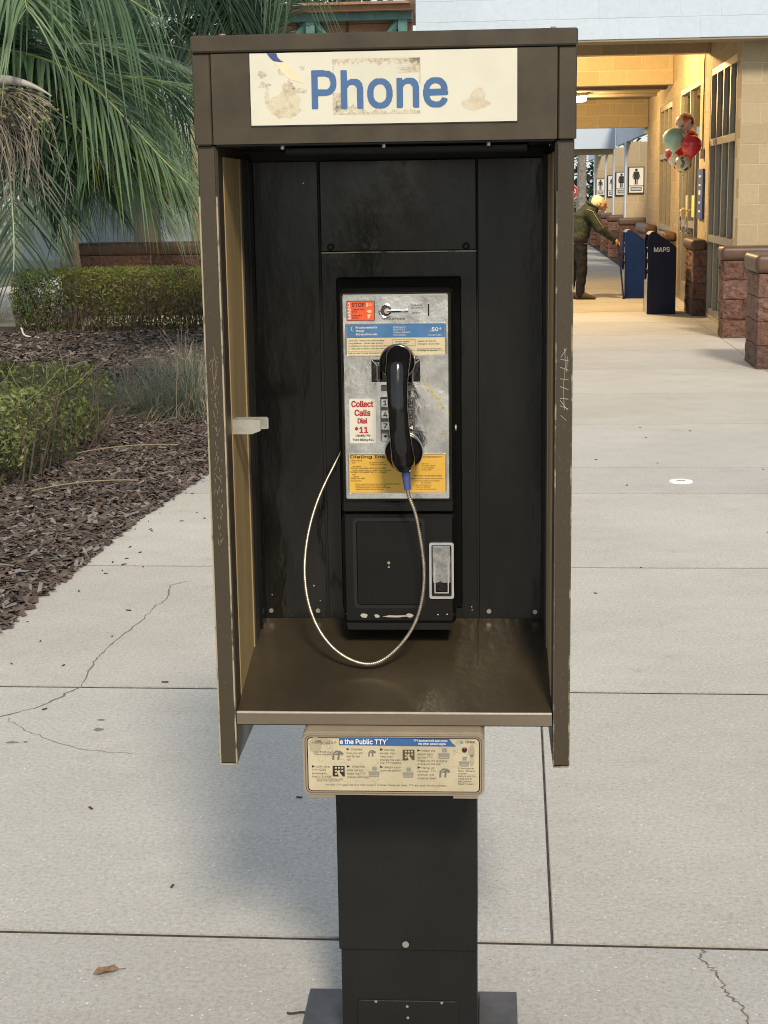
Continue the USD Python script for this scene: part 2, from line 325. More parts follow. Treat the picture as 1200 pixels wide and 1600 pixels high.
def chips(n, mat_names, ymin, ymax, wmax, smin, smax, name, label):
    out = [[] for _ in mat_names]
    for k in range(n):
        y = rng.uniform(ymin, ymax); x = left_edge(y)+.03-wmax*rng.random()**1.25
        L, W = rng.uniform(smin, smax), 0
        W = L*rng.uniform(.18, .5); H = rng.uniform(.002, .006)
        vv = np.array([[-L, -W*.7, 0], [L*.8, -W, 0], [L, W*.6, 0], [-L*.85, W, 0], [-L*.95, -W*.6, H], [L*.75, -W*.85, H], [L*.92, W*.5, H], [-L*.8, W*.9, H]])*.5
        vv[:, 2] += (vv[:, 0]/L)**2*.01*rng.uniform(-1, 1)
        rm = trimesh.transformations.euler_matrix(rng.normal(0, .35), rng.normal(0, .28), rng.uniform(0, 2*np.pi))[:3, :3]
        vv = vv@rm.T+[x, y, 0]; vv[:, 2] += float(mulch_h(np.array(x), np.array(y)))+rng.uniform(-.006, .016)-.03*math.exp(-max(left_edge(y)-x, 0)/.12)
        if x > left_edge(y)-.02: vv[:, 2] += max(0, .004-vv[:, 2].min())
        out[int(rng.integers(len(mat_names)))].append(vv)
    ff = np.array([[0, 1, 5], [0, 5, 4], [1, 2, 6], [1, 6, 5], [2, 3, 7], [2, 7, 6], [3, 0, 4], [3, 4, 7], [4, 5, 6], [4, 6, 7]])
    root = thing(name, label, 'mulch', kind='stuff')
    for vs, mn in zip(out, mat_names):
        nn = len(vs); V = np.array(vs).reshape(-1, 3); F = (ff[None]+8*np.arange(nn)[:, None, None]).reshape(-1, 3)
        p = put(root, 'chips', (V, F), mn, kind='stuff')
CH = [pm('chip_dark', (.038, .029, .024), .9, vscale=60, var=.4), pm('chip_brown', (.082, .064, .052), .9, vscale=60, var=.35), pm('chip_grey', (.17, .15, .135), .9, vscale=60, var=.3), pm('chip_red', (.100, .073, .057), .9, vscale=60, var=.3), pm('chip_umber', (.075, .05, .038), .9, vscale=60, var=.35)]
chips(22000, CH, 4.6, 10.5, 1.9, .014, .066, 'bark_mulch', 'brown and grey bark chips covering the near bed beside the pavement')
chips(15000, CH, 10.5, 17.7, 4.6, .03, .10, 'bark_mulch', 'darker bark chips in the far part of the bed, up to the clipped hedge')

# ================================================================== BUILDINGS
BLK = [pm(f'beige_block_{n}', c, .85, vscale=22, var=.06, bump=.0022, bscale=220) for n, c in (('one', (.385, .310, .195)), ('two', (.365, .292, .182)), ('three', (.405, .326, .207)))]
MORT = pm('beige_mortar', (.56, .465, .315), .9)
WBLK = [pm(f'white_block_{n}', c, .8, vscale=16, var=.04, bump=.0016, bscale=220) for n, c in (('one', (.50, .585, .68)), ('two', (.48, .565, .665)))]
WMORT = pm('white_mortar', (.52, .595, .68), .9)
SPLIT = [pm(f'split_stone_{n}', c, .92, vscale=24, var=.42, bump=.016, bscale=48) for n, c in (('one', (.125, .062, .043)), ('two', (.092, .050, .038)), ('three', (.150, .082, .060)))]
SMORT = pm('stone_mortar', (.12, .08, .06), .95)
CAPM = pm('brown_cap', (.085, .046, .030), .5, vscale=12, var=.2, bump=.001, bscale=90)
SOFF = pm('soffit_paint', (.27, .22, .145), .8, vscale=5, var=.06)
ALU = pm('window_aluminium', (.33, .305, .245), .42, .5, vscale=20, var=.08)
GLASS = usdkit.material(stage, '/World/Looks/window_glass', {'t': ('transparent_bsdf', {'color': (.17, .19, .19)}), 'g': ('glossy_bsdf', {'color': (1, 1, 1), 'roughness': .02}), 'f': ('fresnel', {'IOR': 1.6}), 'm': ('mix_closure', {})}, [('f.fac', 'm.fac'), ('t.BSDF', 'm.closure1'), ('g.BSDF', 'm.closure2')], surface='m.closure')
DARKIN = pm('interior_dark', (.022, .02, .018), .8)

class Wall:
    """masonry: a mortar core with each block a mesh of its own, standing 4 mm proud. u runs along the wall, n is the outward normal."""
    def __init__(s, parent, name, o, u, n, W, z0, z1, th, mats, mort, holes=(), bw=.4, bh=.2, label=None, single=True, zb=None):
        o, u, n = np.array(o, float), np.array(u, float), np.array(n, float)
        def to(m):
            M = np.eye(4); M[:3, 0] = u; M[:3, 1] = -n; M[:3, 2] = [0, 0, 1]; M[:3, 3] = o
            if np.linalg.det(M[:3, :3]) < 0: m.invert()
            m.apply_transform(M); return m
        shape = sbox(0, z0, W, z1)
        for h in holes: shape = shape.difference(sbox(*h))
        core = put(parent, name, to(plate(shape, .0025, th)), mort, label=label)
        zb = z0 if zb is None else zb
        k = 0; zz = zb; r = random.Random(int(W*977+z1*331))
        while zz < z1-.01:
            x = -bw*.5*(k % 2)
            while x < W:
                b = sbox(max(x, 0)+.003, max(zz, z0)+.003, min(x+bw, W)-.003, min(zz+bh, z1)-.003).intersection(shape.buffer(-.002, join_style=2)) if min(x+bw, W)-max(x, 0) > .03 and min(zz+bh, z1)-max(zz, z0) > .03 else None
                if b is not None and not b.is_empty and b.area > .002:
                    for gg in getattr(b, 'geoms', [b]):
                        if gg.area > .002:
                            m = plate(gg, 0, .03); m.vertices[:, 1] += r.uniform(-.0012, .0012)
                            put(core, 'block', to(m), r.choice(mats))
                x += bw
            zz += bh; k += 1
        s.core = core

def rough_block(x0, x1, y0, y1, z0, z1, amp=.012, sub=3, seed=0):
    m = trimesh.creation.box(bounds=[[x0, y0, z0], [x1, y1, z1]])
    ext = max(x1-x0, y1-y0, z1-z0)
    m = m.subdivide_to_size(ext/sub*1.2)
    v = np.array(m.vertices); c = (v.min(0)+v.max(0))/2; e = (v.max(0)-v.min(0))/2
    q = np.abs((v-c)/e); face = q.max(1); second = np.sort(q, 1)[:, 1]
    nz = meshkit.fbm(v*17+seed, 3, seed)-.45
    inner = np.where(second < .98, 1.0, -.35)
    d = np.where(q >= .999, np.sign(v-c), 0.0); d[:, 2] = 0
    m.vertices = v+d*(amp*(nz*1.6*inner+.1))[:, None]
    return m
def plinth(parent, x0, x1, y0, y1, zc=.80, zt=.95, ends='w', over=.035, label=None, bl=.4, ry=None):
    core = put(parent, 'plinth', bx(x0+.02, x1-.004, y0+.02, y1-.004, -.02, zc-.006), SMORT, label=label)
    r = random.Random(int(y0*100)); n = 4; h = zc/n; k = 0
    for i in range(n):
        xs = [x0]; off = .2 if i % 2 else .4
        while xs[-1] < x1-.12: xs.append(min(xs[-1]+(off if len(xs) == 1 else bl), x1))
        if xs[-1] < x1: xs[-1] = x1
        for a, b in zip(xs[:-1], xs[1:]):
            put(core, 'stone', rough_block(a+.003, b-.003, y0, y1, i*h+.003, (i+1)*h-.003, .036, 9, seed=i+int(a*10)), r.choice(SPLIT)); k += 1
    put(core, 'cap', rbox(x0-over, x1+.0, y0-over, y1-.0, zc, zt, .045), CAPM, smooth=40)
    return core

bld = thing('visitor_building', 'beige block visitor building with covered walkway at the right', 'building')
WX = 2.28
# wall that faces the camera at the corner, blocks one by one
Wall(bld, 'corner_wall', (WX, 16.72, 0), (1, 0, 0), (0, -1, 0), 2.2, .75, 3.0, .3, BLK, MORT, zb=.74)
# long wall along the walkway with openings: near window, door, far window
win1, door, win3 = (17.08-16.72, .04, 19.33-16.72, 2.865), (20.36-16.72, .0, 22.82-16.72, 2.84), (23.98-16.72, .04, 25.95-16.72, 2.765)
Wall(bld, 'walkway_wall', (WX, 16.724, 0), (0, 1, 0), (-1, 0, 0), 11.6, 0.0, 3.5, .25, BLK, MORT, holes=[win1, door, win3])
def window(y0, y1, z0, z1, cols, bars, parent=bld, name='window', stick=None):
    f = []
    d0, d1 = WX+.005, WX+.10
    fw = .055
    f += [bx(d0, d1, y0, y0+fw, z0, z1), bx(d0, d1, y1-fw, y1, z0, z1), bx(d0+.001, d1, y0+fw, y1-fw, z1-.075, z1), bx(d0+.001, d1, y0+fw, y1-fw, z0, z0+.07)]
    w = put(parent, name, cat(f), ALU)
    for k in range(1, cols):
        y = y0+(y1-y0)*k/cols; put(w, 'mullion', bx(d0+.002, d1-.002, y-.028, y+.028, z0+.07, z1-.075), ALU)
    for zb in bars:
        put(w, 'crossbar', bx(d0-.004, d1-.004, y0+fw, y1-fw, zb-.04, zb+.04), ALU)
    for k in range(cols):
        a, b = y0+(y1-y0)*k/cols+.028, y0+(y1-y0)*(k+1)/cols-.028
        put(w, 'pane', bx(WX+.05, WX+.058, a, b, z0+.07, z1-.075), GLASS)
    return w
window(17.08, 19.33, .04, 2.865, 4, (2.03, .93))
window(23.98, 25.95, .04, 2.765, 3, (2.0, .93))
dr = window(20.36, 22.82, .0, 2.84, 2, (2.12,), name='door')
for yh in (21.2, 21.95):
    put(dr, 'handle', tube([(WX-.01, yh, .92), (WX-.06, yh, .95), (WX-.06, yh, 1.22), (WX-.01, yh, 1.25)], .014, 8), CHROME)
    put(dr, 'leaf_frame', cat([bx(WX+.0, WX+.07, yh-.45, yh-.37, .01, 2.08), bx(WX+.0, WX+.07, yh+.33, yh+.41, .01, 2.08), bx(WX+.001, WX+.07, yh-.37, yh+.33, .01, .26), bx(WX+.001, WX+.07, yh-.37, yh+.33, 1.0, 1.09)]), ALU)
    put(dr, 'door_sticker', bx(WX+.03, WX+.034, yh-.1, yh+.18, 1.14, 1.42), CARDC if yh > 21.5 else pm('sticker_yellow', (.75, .58, .10), .5))
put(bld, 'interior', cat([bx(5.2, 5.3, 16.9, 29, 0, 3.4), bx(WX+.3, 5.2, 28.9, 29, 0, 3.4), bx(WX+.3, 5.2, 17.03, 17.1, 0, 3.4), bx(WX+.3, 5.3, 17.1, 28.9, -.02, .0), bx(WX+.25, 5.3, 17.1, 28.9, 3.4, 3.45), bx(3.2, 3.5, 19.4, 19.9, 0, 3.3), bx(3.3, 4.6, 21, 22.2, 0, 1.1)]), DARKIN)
# lintel above the walkway mouth, white painted blocks
Wall(bld, 'lintel', (-.99, 16.36, 0), (1, 0, 0), (0, -1, 0), 6.2, 2.965, 4.1, .35, WBLK, WMORT, zb=2.965)
put(bld, 'lintel_soffit', bx(-.985, 5.2, 16.37, 16.70, 2.945, 2.963), SOFF)
# beams across the walkway, roofs between them
Wall(bld, 'beam', (-.99, 19.40, 0), (1, 0, 0), (0, -1, 0), WX+.985, 3.06, 3.46, .2, BLK, MORT)
Wall(bld, 'beam', (-.99, 23.85, 0), (1, 0, 0), (0, -1, 0), WX+.985, 2.995, 3.5, .2, BLK, MORT, zb=2.795)
Wall(bld, 'beam', (-.99, 28.2, 0), (1, 0, 0), (0, -1, 0), WX+.985, 2.56, 3.05, .25, BLK, MORT)
put(bld, 'ceiling', cat([bx(-1.0, WX+.0, 16.75, 19.39, 3.40, 3.46), bx(-1.0, WX, 19.62, 23.84, 3.50, 3.56), bx(-1.0, WX, 24.08, 28.19, 3.03, 3.09)]), SOFF)
for yy in (24.9, 26.6): put(bld, 'ceiling_rib', bx(-1.0, WX, yy, yy+.25, 2.99, 3.028), SOFF)
put(bld, 'roof', cat([bx(-1.2, 6.0, 16.72, 28.6, 3.62, 3.9), bx(-1.2, 6.0, 23.9, 28.6, 3.2, 3.6)]), pm('roof_grey', (.3, .3, .3), .8))
for yy in (16.38, 19.42, 23.87, 28.2): put(bld, 'column', bx(-.98, -.62, yy, yy+.3, .0, 2.96 if yy < 17 else (3.05 if yy < 20 else (2.99 if yy < 25 else 2.55)), .01), BLK[0])
for args in ((2.03, 4.2, 13.5, 14.2, .80, .955), (2.11, 4.4, 16.40, 16.71, .785, .925), (2.12, 2.279, 19.32, 20.2, .785, .91), (2.12, 2.279, 22.95, 23.85, .785, .91), (2.12, 2.279, 26.1, 28.2, .80, .945)):
    plinth(bld, *args)
# open court beyond: sign walls with white fascia
for k, (yw, xw) in enumerate(((32.8, 2.235), (36.9, 2.245), (40.6, 2.27), (44.0, 2.16))):
    Wall(bld, 'sign_wall', (xw, yw, 0), (1, 0, 0), (0, -1, 0), .75, .85, 2.45, .3, BLK, MORT, bw=.5, bh=.4, zb=.85)
    put(bld, 'wall_edge', bx(xw-.03, xw-.002, yw+.002, yw+.32, .9, 2.45), WBLK[0])
    plinth(bld, xw-.13, xw+.72, yw-.12, yw-.002, .80, .955)
put(bld, 'court_wall', bx(2.95, 3.2, 28.3, 50, 0, 2.45), BLK[1])
put(bld, 'fascia', cat([bx(2.24, 2.32, 28.47, 36.49, 2.46, 3.3), bx(2.24, 2.32, 37.0, 50, 2.40, 3.2)]), WBLK[0])
put(bld, 'fascia', bx(-1.0, 2.23, 36.5, 36.9, 2.42, 3.3), WBLK[1])
put(bld, 'beam', bx(-1.0, 2.23, 36.93, 37.2, 2.30, 2.9), BLK[0])
put(bld, 'court_column', bx(-1.0, -.6, 36.5, 37.2, 0, 2.30), BLK[0])

put(bld, 'conduit', tube([(WX-.02, 19.85, 1.95), (WX-.02, 19.85, 2.9), (WX-.02, 19.85, 3.4)], .012, 8), ALU)
put(bld, 'switch_box', bx(WX-.05, WX-.001, 19.79, 19.91, 1.86, 1.98, .006), ALU)
# warm lamps under the walkway roof
LAMPM = emit('lamp_glow', (1.0, .82, .55), 14.0)
FIX = pm('fixture_white', (.7, .68, .6), .5)
def lamp(x, y, z, power, label):
    t = thing('ceiling_lamp', label, 'lamp', (x, y, z), group='lamps under the walkway roof')
    put(t, 'housing', bx(-.16, .16, -.16, .16, -.05, 0, .01), FIX)
    put(t, 'diffuser', bx(-.13, .13, -.13, .13, -.13, -.0505, .02), LAMPM)
    L = UsdLux.SphereLight.Define(stage, t+'/bulb'); L.CreateRadiusAttr(.05); L.CreateIntensityAttr(power); L.CreateColorAttr(Gf.Vec3f(1.0, .65, .27)); L.CreateNormalizeAttr(True)
    L.AddTranslateOp().Set(Gf.Vec3d(0, 0, -.19))
LAMP_P = 95.0
lamp(.5, 21.2, 3.50, LAMP_P, 'lit ceiling lamp between the two yellow beams of the walkway')
lamp(1.0, 26.2, 3.028, LAMP_P*.16, 'small glowing ceiling lamp beside the booth edge, deep in the walkway')

# door-side plaque
t = thing('wall_plaque', 'tall narrow navy notice plaque with white marks between door and window', 'sign', (WX, 19.95, 1.14))
put(t, 'panel', bx(-.03, -.002, -.27, .27, 0, .60, .004), pm('plaque_navy', (.03, .05, .16), .4))
for k in range(5): put(t, 'printed_mark', bx(-.034, -.0305, -.09, .09, .08+k*.105, .105+k*.105+(.03 if k == 2 else 0)), WHITE)

# restroom signs
def person_sign(x, y, z, w, h, label, woman, word):
    t = thing('restroom_sign', label, 'sign', (x, y, z), group='framed restroom signs')
    put(t, 'frame', bx(0, w, -.03, 0, 0, h), INK)
    put(t, 'face', bx(.022, w-.022, -.034, -.0305, h*.30, h-.02), WHITE)
    put(t, 'lower_face', bx(.022, w-.022, -.034, -.0305, .02, h*.27), WHITE)
    put(t, 'word_plate', bx(.05, w-.05, -.038, -.0345, h*.10, h*.24), pm('sign_green_grey', (.10, .13, .12), .5))
    put(t, 'word', text(word, .07, w-.07, h*.135, h*.07, -.0395, .001), WHITE)
    c, b = w/2, h*.34; s = h*.60
    P = [Point(c, b+s*.90).buffer(s*.085)]
    if woman: P += [Polygon([(c-s*.10, b+s*.80), (c+s*.10, b+s*.80), (c+s*.19, b+s*.32), (c-s*.19, b+s*.32)])]
    else: P += [sbox(c-s*.12, b+s*.42, c+s*.12, b+s*.80)]
    for sg in (-1, 1):
        P += [Polygon([(c+sg*s*.09, b+s*.80), (c+sg*s*.16, b+s*.78), (c+sg*s*.25, b+s*.45), (c+sg*s*.19, b+s*.43)]), sbox(min(c+sg*s*.015, c+sg*s*.09), b, max(c+sg*s*.015, c+sg*s*.09), b+s*.45)]
    put(t, 'pictogram', plate(unary_union(P), -.038, .003), INK)
person_sign(2.265, 32.795, 1.43, .325, .53, 'nearest black framed restroom sign with a woman pictogram', True, 'WOMEN')
person_sign(2.265, 36.895, 1.38, .27, .53, 'second black framed restroom sign with a woman pictogram, partly hidden', True, 'WOMEN')
person_sign(2.29, 40.595, 1.34, .27, .53, 'narrow yellow lit slice of a framed restroom sign behind the second one', False, 'MEN')
person_sign(2.175, 43.995, 1.36, .25, .46, 'farthest framed restroom sign, above the bent man, with a man pictogram', False, 'MEN')

# building at the left behind the palm
lb = thing('side_building', 'pale side building with stone plinth and grey pilaster behind the palm', 'building')
Wall(lb, 'wall', (-9.2+2.6, 21.0, 0), (1, 0, 0), (0, -1, 0), 2.75, .7, 3.4, .3, WBLK, WMORT, bw=.6, bh=.3, zb=.7)
put(lb, 'pilaster', bx(-5.0, -4.70, 20.8, 20.996, .85, 3.38), pm('pilaster_grey', (.27, .23, .20), .9, vscale=30, var=.15))
put(lb, 'pilaster', bx(-4.22, -3.86, 20.8, 20.996, .85, 3.38), BLK[0])
put(lb, 'eave', bx(-7.0, -3.8, 20.4, 21.4, 3.41, 3.75), WBLK[0])
plinth(lb, -5.72, -3.9, 20.5, 20.99, .765, .925)

# teal steel pavilion
pv = thing('pavilion', 'teal steel truss pavilion with brown board gable above the booth', 'pavilion')
TEAL = pm('teal_paint', (.065, .16, .15), .5, vscale=8, var=.2)
BRICKW = pm('brown_boards', (.27, .155, .095), .85, vscale=6, var=.18)
put(pv, 'beam', bx(-4.6, -1.63, 25.9, 26.05, 4.20, 4.32), TEAL)
for x in (-1.78, -3.25): put(pv, 'post', bx(x-.07, x+.07, 25.9, 26.05, 0, 4.197), TEAL)
for x, s in ((-1.85, -1), (-3.18, 1), (-3.32, -1)): put(pv, 'brace', tube([(x, 25.97, 4.18), (x+s*.42, 25.97, 3.62)], .055, 4), TEAL)
for k in range(5):
    put(pv, 'board', bx(-4.6, -1.64, 26.2, 26.3, 3.3+k*.22, 3.3+k*.22+.21), BRICKW)
for k in range(4): put(pv, 'batten', bx(-4.3+k*.8, -4.27+k*.8, 26.17, 26.199, 3.3, 4.32), pm('batten_dark', (.08, .05, .035), .8))
put(pv, 'fascia_board', bx(-4.7, -1.60, 25.7, 25.88, 4.325, 4.41), BRICKW)
put(pv, 'roof_sheet', bx(-4.75, -1.55, 25.6, 29.0, 4.412, 4.45), BRICKW)

# ================================================================== PHONE BOOTH (local: x right, y back, z up; front plane y = 0)
BL, BR_ = (-.198, 2.4465, 0), .0176
bo = thing('phone_booth', 'brown metal pay phone booth on a black pedestal, sign reading Phone on top', 'phone booth', BL, BR_)
def sloped(y): return .671+.2439*y           # shelf top
for sx in (-1, 1):
    xo, xi = (-.287, -.258) if sx < 0 else (.287, .260)
    a, b = min(xo, xi), max(xo, xi)
    sp = put(bo, 'side_panel', bx(a, b, .004, .335, .582, 1.5762, .0015), BRONZE)
    put(sp, 'front_flange', bx(a+.0026, b-.0026, -.0005, .0045, .584, 1.571), SCUFF)
    put(sp, 'flange_edge', bx(a, a+.0024, .0002, .006, .583, 1.50), WORN if sx < 0 else WORN_R)
    put(sp, 'flange_edge', bx(b-.0024, b, .0002, .006, .583, 1.50), WORN if sx < 0 else WORN_R)
    put(sp, 'foot_edge', bx(a+.001, b-.001, .001, .03, .579, .5815), WORN)
    ins = 1 if sx < 0 else -1
    xf = xi
    put(sp, 'dark_strip', bx(xf, xf+ins*.0012, .008, .052, .60, 1.572), pm('dark_brown_return', (.030, .022, .014), .5))
    put(sp, 'liner', cat([trimesh.convex.convex_hull(np.array([(xx, yy, zz) for xx in (xf, xf+ins*.0022) for yy, zz in ((.054, sloped(.054)-.01), (.054, 1.560), (.206, 1.560), (.206, sloped(.206)-.01))]))]), TAN)
    put(sp, 'liner_edge', bx(xf, xf+ins*.004, .2065, .213, .70, 1.56), TAN)
    put(sp, 'corner_post', bx(xf, xf+ins*.006, .2135, .262, .70, 1.56), pm('corner_dark', (.022, .019, .014), .5))
    put(sp, 'corner_trim', bx(xf, xf+ins*.010, .268, .309, .70, 1.56), BLACK2)
# header
hd = put(bo, 'header', bx(-.2585, .2585, .0, .335, 1.5775, 1.7105, .001), BRONZE)
put(hd, 'front_panel', bx(-.2605, .2605, -.003, -.0005, 1.5775, 1.7105), BRONZE)
for a, b in ((-.2895, -.2620), (.2620, .2895)): put(hd, 'end_cap', bx(a, b, -.0035, .336, 1.5765, 1.7105, .002), BRONZE)
put(hd, 'top_band', bx(-.2905, .2905, -.007, .34, 1.7125, 1.7375, .0025), BRONZE)
put(hd, 'seam', bx(-.288, .288, .0, .33, 1.7102, 1.7128), GAP)
for x in (-.245, .255): put(hd, 'rivet', cyl((x, .02, 1.7385), (0, 0, 1), .007, .006, 14, .004), pm('rivet_red', (.25, .13, .10), .5))
put(hd, 'soffit', bx(-.257, .257, .002, .308, 1.5745, 1.5773), BLACK2)
for x in (-.158, -.002, .158): put(hd, 'soffit_screw', cyl((x, .02, 1.572), (0, 0, 1), .0035, .005, 10), SCREW)
put(hd, 'light_strip', bx(-.16, .22, .05, .11, 1.562, 1.5742, .003), BLACK2)
# sign
sg = put(bo, 'sign_panel', plate(rrect(-.2010, .2006, 1.6045, 1.7098, .0008), -.0055, .0022), SIGNW)
put(sg, 'sign_text', text('Phone', -.1082, .0975, 1.6288, .0535, -.0062, .0008), SIGNB)
put(sg, 'sign_border', cat([bx(-.2018, .2014, -.0050, -.0032, 1.6032, 1.6044), bx(-.2019, -.2011, -.0050, -.0032, 1.6044, 1.7098), bx(.2007, .2015, -.0050, -.0032, 1.6044, 1.7098)]), pm('sign_trim', (.02, .02, .02), .5))
sw = [(-.1745, 1.7097), (-.1600, 1.7097), (-.1585, 1.7040), (-.1545, 1.6995), (-.1495, 1.6968), (-.1570, 1.6972), (-.1648, 1.6985), (-.1702, 1.7035)]
put(sg, 'logo_remnant', plate(Polygon(sw), -.0061, .0007), NAVY)
put(sg, 'torn_patch', plate(Polygon([(-.1640, 1.6958), (-.1500, 1.6955), (-.1400, 1.6890), (-.1310, 1.6800), (-.1240, 1.6690), (-.1190, 1.6648), (-.1290, 1.6680), (-.1380, 1.6700), (-.1450, 1.6740), (-.1530, 1.6830), (-.1590, 1.6905)]), -.0059, .0005), PEEL)
# glue left by old stickers
r_ = random.Random(5)
gp = [blob(-.183, 1.679, .007, .005, 3, rough=.7), blob(-.180, 1.664, .009, .004, 5, rough=.8), blob(-.176, 1.648, .003, .016, 15, rough=.7), blob(-.153, 1.684, .007, .006, 7, rough=.7), blob(-.143, 1.660, .008, .010, 9, rough=.8), blob(-.127, 1.655, .010, .004, 6, rough=.8), blob(-.122, 1.687, .004, .003, 12, rough=.7)]
for q in gp: put(sg, 'glue_mark', plate(q.simplify(.0004), -.00575, .00035), RESIDUE)
put(sg, 'glue_mark', plate(blob(-.152, 1.631, .027, .018, 4, 60, .45), -.00572, .0003), RESIDUE_L)
put(sg, 'glue_mark', plate(blob(-.146, 1.642, .018, .018, 14, 60, .5), -.00568, .0003), RESIDUE_L)
put(sg, 'glue_mark', plate(blob(.137, 1.630, .021, .008, 21, 50, .3).union(blob(.142, 1.640, .012, .014, 22, 50, .3)), -.0057, .0003), pm('faint_residue', (.525, .485, .375), .7, vscale=60, col2=(.46, .405, .29), lo=.45, hi=.65))
def ragged(x0, x1, z0, z1, inner, seed):
    """a band of old glue with an eaten inner edge."""
    n = 46; rr = np.random.default_rng(seed)
    if inner in ('d', 'u'):
        xs = np.linspace(x0, x1, n); e = rr.uniform(.15, 1, n)*(z1-z0)
        return Polygon([(x0, z1 if inner == 'd' else z0)]+[(x, (z1-w) if inner == 'd' else (z0+w)) for x, w in zip(xs, e)]+[(x1, z1 if inner == 'd' else z0)]).buffer(0)
    zs = np.linspace(z0, z1, n); e = rr.uniform(.1, 1, n)*(x1-x0)
    return Polygon([((x0 if inner == 'r' else x1), z0)]+[((x0+w) if inner == 'r' else (x1-w), z) for z, w in zip(zs, e)]+[((x0 if inner == 'r' else x1), z1)]).buffer(0)
for q in (ragged(-.0755, .0560, 1.6885, 1.6995, 'd', 1), ragged(-.0765, .0552, 1.6180, 1.6262, 'u', 2), ragged(-.0765, -.050, 1.622, 1.6505, 'r', 3), ragged(.020, .0560, 1.678, 1.6990, 'l', 4), ragged(-.0757, -.0735, 1.670, 1.699, 'r', 5), ragged(.0535, .0562, 1.662, 1.69, 'l', 6), ragged(-.074, -.030, 1.624, 1.640, 'u', 8)):
    put(sg, 'sticker_ghost', plate(q, -.0057-.00002*len(_used), .0003) if False else plate(q, -.00571, .0003), RESIDUE)
# back of the cabinet: three black panels with dark seams
put(bo, 'cabinet_back', bx(-.2595, .2615, .3125, .335, .60, 1.5772), GAP)
for a, b, in ((-.2475, -.1362), (.1398, .2575)):
    bp = put(bo, 'back_panel', bx(a, b, .3095, .3122, .742, 1.5565, .0006), BLACK)
put(bo, 'back_panel', bx(-.1318, .1364, .3075, .3122, 1.4035, 1.5565, .001), BLACK, label='upper middle back panel with two black screws')
put(bo, 'back_panel', bx(-.1318, .1364, .3090, .3122, .742, 1.4005, .0006), BLACK)
put(bo, 'panel_lip', bx(-.1318, .1364, .3072, .3092, 1.4005, 1.4025), WORN)
for x, z in ((-.1148, 1.411), (.1190, 1.4095)):
    put(bo, 'black_screw', tube([(x+.005*math.cos(t), .306, z+.005*math.sin(t)) for t in np.linspace(0, 6.283, 15)], .0019, 6), GAP)
    put(bo, 'screw_core', cyl((x, .3065, z), (0, 1, 0), .0034, .002, 10), BLACK2)
for x, z in ((-.2379, .7605), (-.1524, .7605), (.1571, .760), (.2398, .759)): screw(bo, x, .3085, z, .0042)
for x, z, r in ((-.159, .807, .0014), (-.148, .779, .001), (.126, .768, .0012), (.127, .762, .001), (-.2475+.012, .79, .001), (-.16, 1.52, .0012)): put(bo, 'paint_chip', cyl((x, .3088, z), (0, 1, 0), r, .001, 6), BARE)
# shelf, tipped up towards the back
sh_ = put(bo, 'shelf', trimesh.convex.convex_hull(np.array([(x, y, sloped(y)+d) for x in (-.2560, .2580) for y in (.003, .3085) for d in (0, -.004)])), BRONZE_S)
put(sh_, 'shelf_lip', bx(-.2563, .2582, -.001, .0028, .6508, .6690), pm('lip_paint', (.17, .14, .105), .38, .5, vscale=30, var=.15, stretch=(.1, 1, 1)))
put(sh_, 'lip_edge', bx(-.2563, .2582, -.0016, .0034, .6691, .6722, .0006), BARE)
put(sh_, 'shelf_seam', trimesh.convex.convex_hull(np.array([(x, y, sloped(y)+d) for x in (.1372, .1384) for y in (.15, .307) for d in (0.0004, -.002)])), GAP)
put(sh_, 'under_plate', bx(-.2560, .2580, .003, .30, .648, .6505), BRONZE)
# directory bracket on the left side wall
br = put(bo, 'directory_bracket', cat([bx(-.2545, -.2250, .060, .063, 1.122, 1.1460), trimesh.convex.convex_hull(np.array([(-.2250, .060, 1.122), (-.2250, .060, 1.146), (-.2120, .066, 1.1265), (-.2120, .066, 1.1435), (-.2250, .063, 1.122), (-.2250, .063, 1.146), (-.2120, .069, 1.1265), (-.2120, .069, 1.1435)])), bx(-.2545, -.2060, .102, .105, 1.124, 1.1440), bx(-.2575, -.2545, .058, .107, 1.122, 1.146)]), pm('bracket_nickel', (.50, .48, .41), .35, .75, vscale=60, var=.12))
put(br, 'bracket_tip', bx(-.2062, -.2035, .098, .105, 1.1255, 1.1430), CHROME_B)
# pedestal
pe = put(bo, 'pedestal', bx(-.1085, .1355, .120, .335, .192, .648, .0015), BLACK3)
put(pe, 'pedestal_screw', cat([cyl((.0095, .1175, .2055), (0, 1, 0), .006, .005, 14, .0045)]), SCREW)
pl = put(bo, 'pedestal_foot', bx(-.1055, .1345, .1255, .330, .004, .1915, .001), BLACK3)
for x in (-.0772, .1022): put(pl, 'foot_seam', bx(x-.0008, x+.0008, .1245, .1262, .0, .1905), GAP)
put(pl, 'foot_panel', bx(-.0758, .1008, .1243, .1254, .0, .1905), BLACK3)
put(pl, 'access_cover', dome_plate(-.0785, .1020, -.02, .0942, .006, .1215, .003, .0012), BLACK3)
for x, z in ((-.045, .0925), (.072, .0922), (.0105, .084), (.0115, .062)): put(pl, 'cover_screw', cyl((x, .1212, z), (0, 1, 0), .0026, .002, 8), SCREW)
for a, b in ((-.186, -.108), (.137, .208)):
    put(bo, 'base_plate', bx(a, b, .10, .318, .002, .010, .001), PLATE_B)
put(bo, 'base_plate', bx(-.1075, .1365, .127, .328, .001, .0035), PLATE_B)
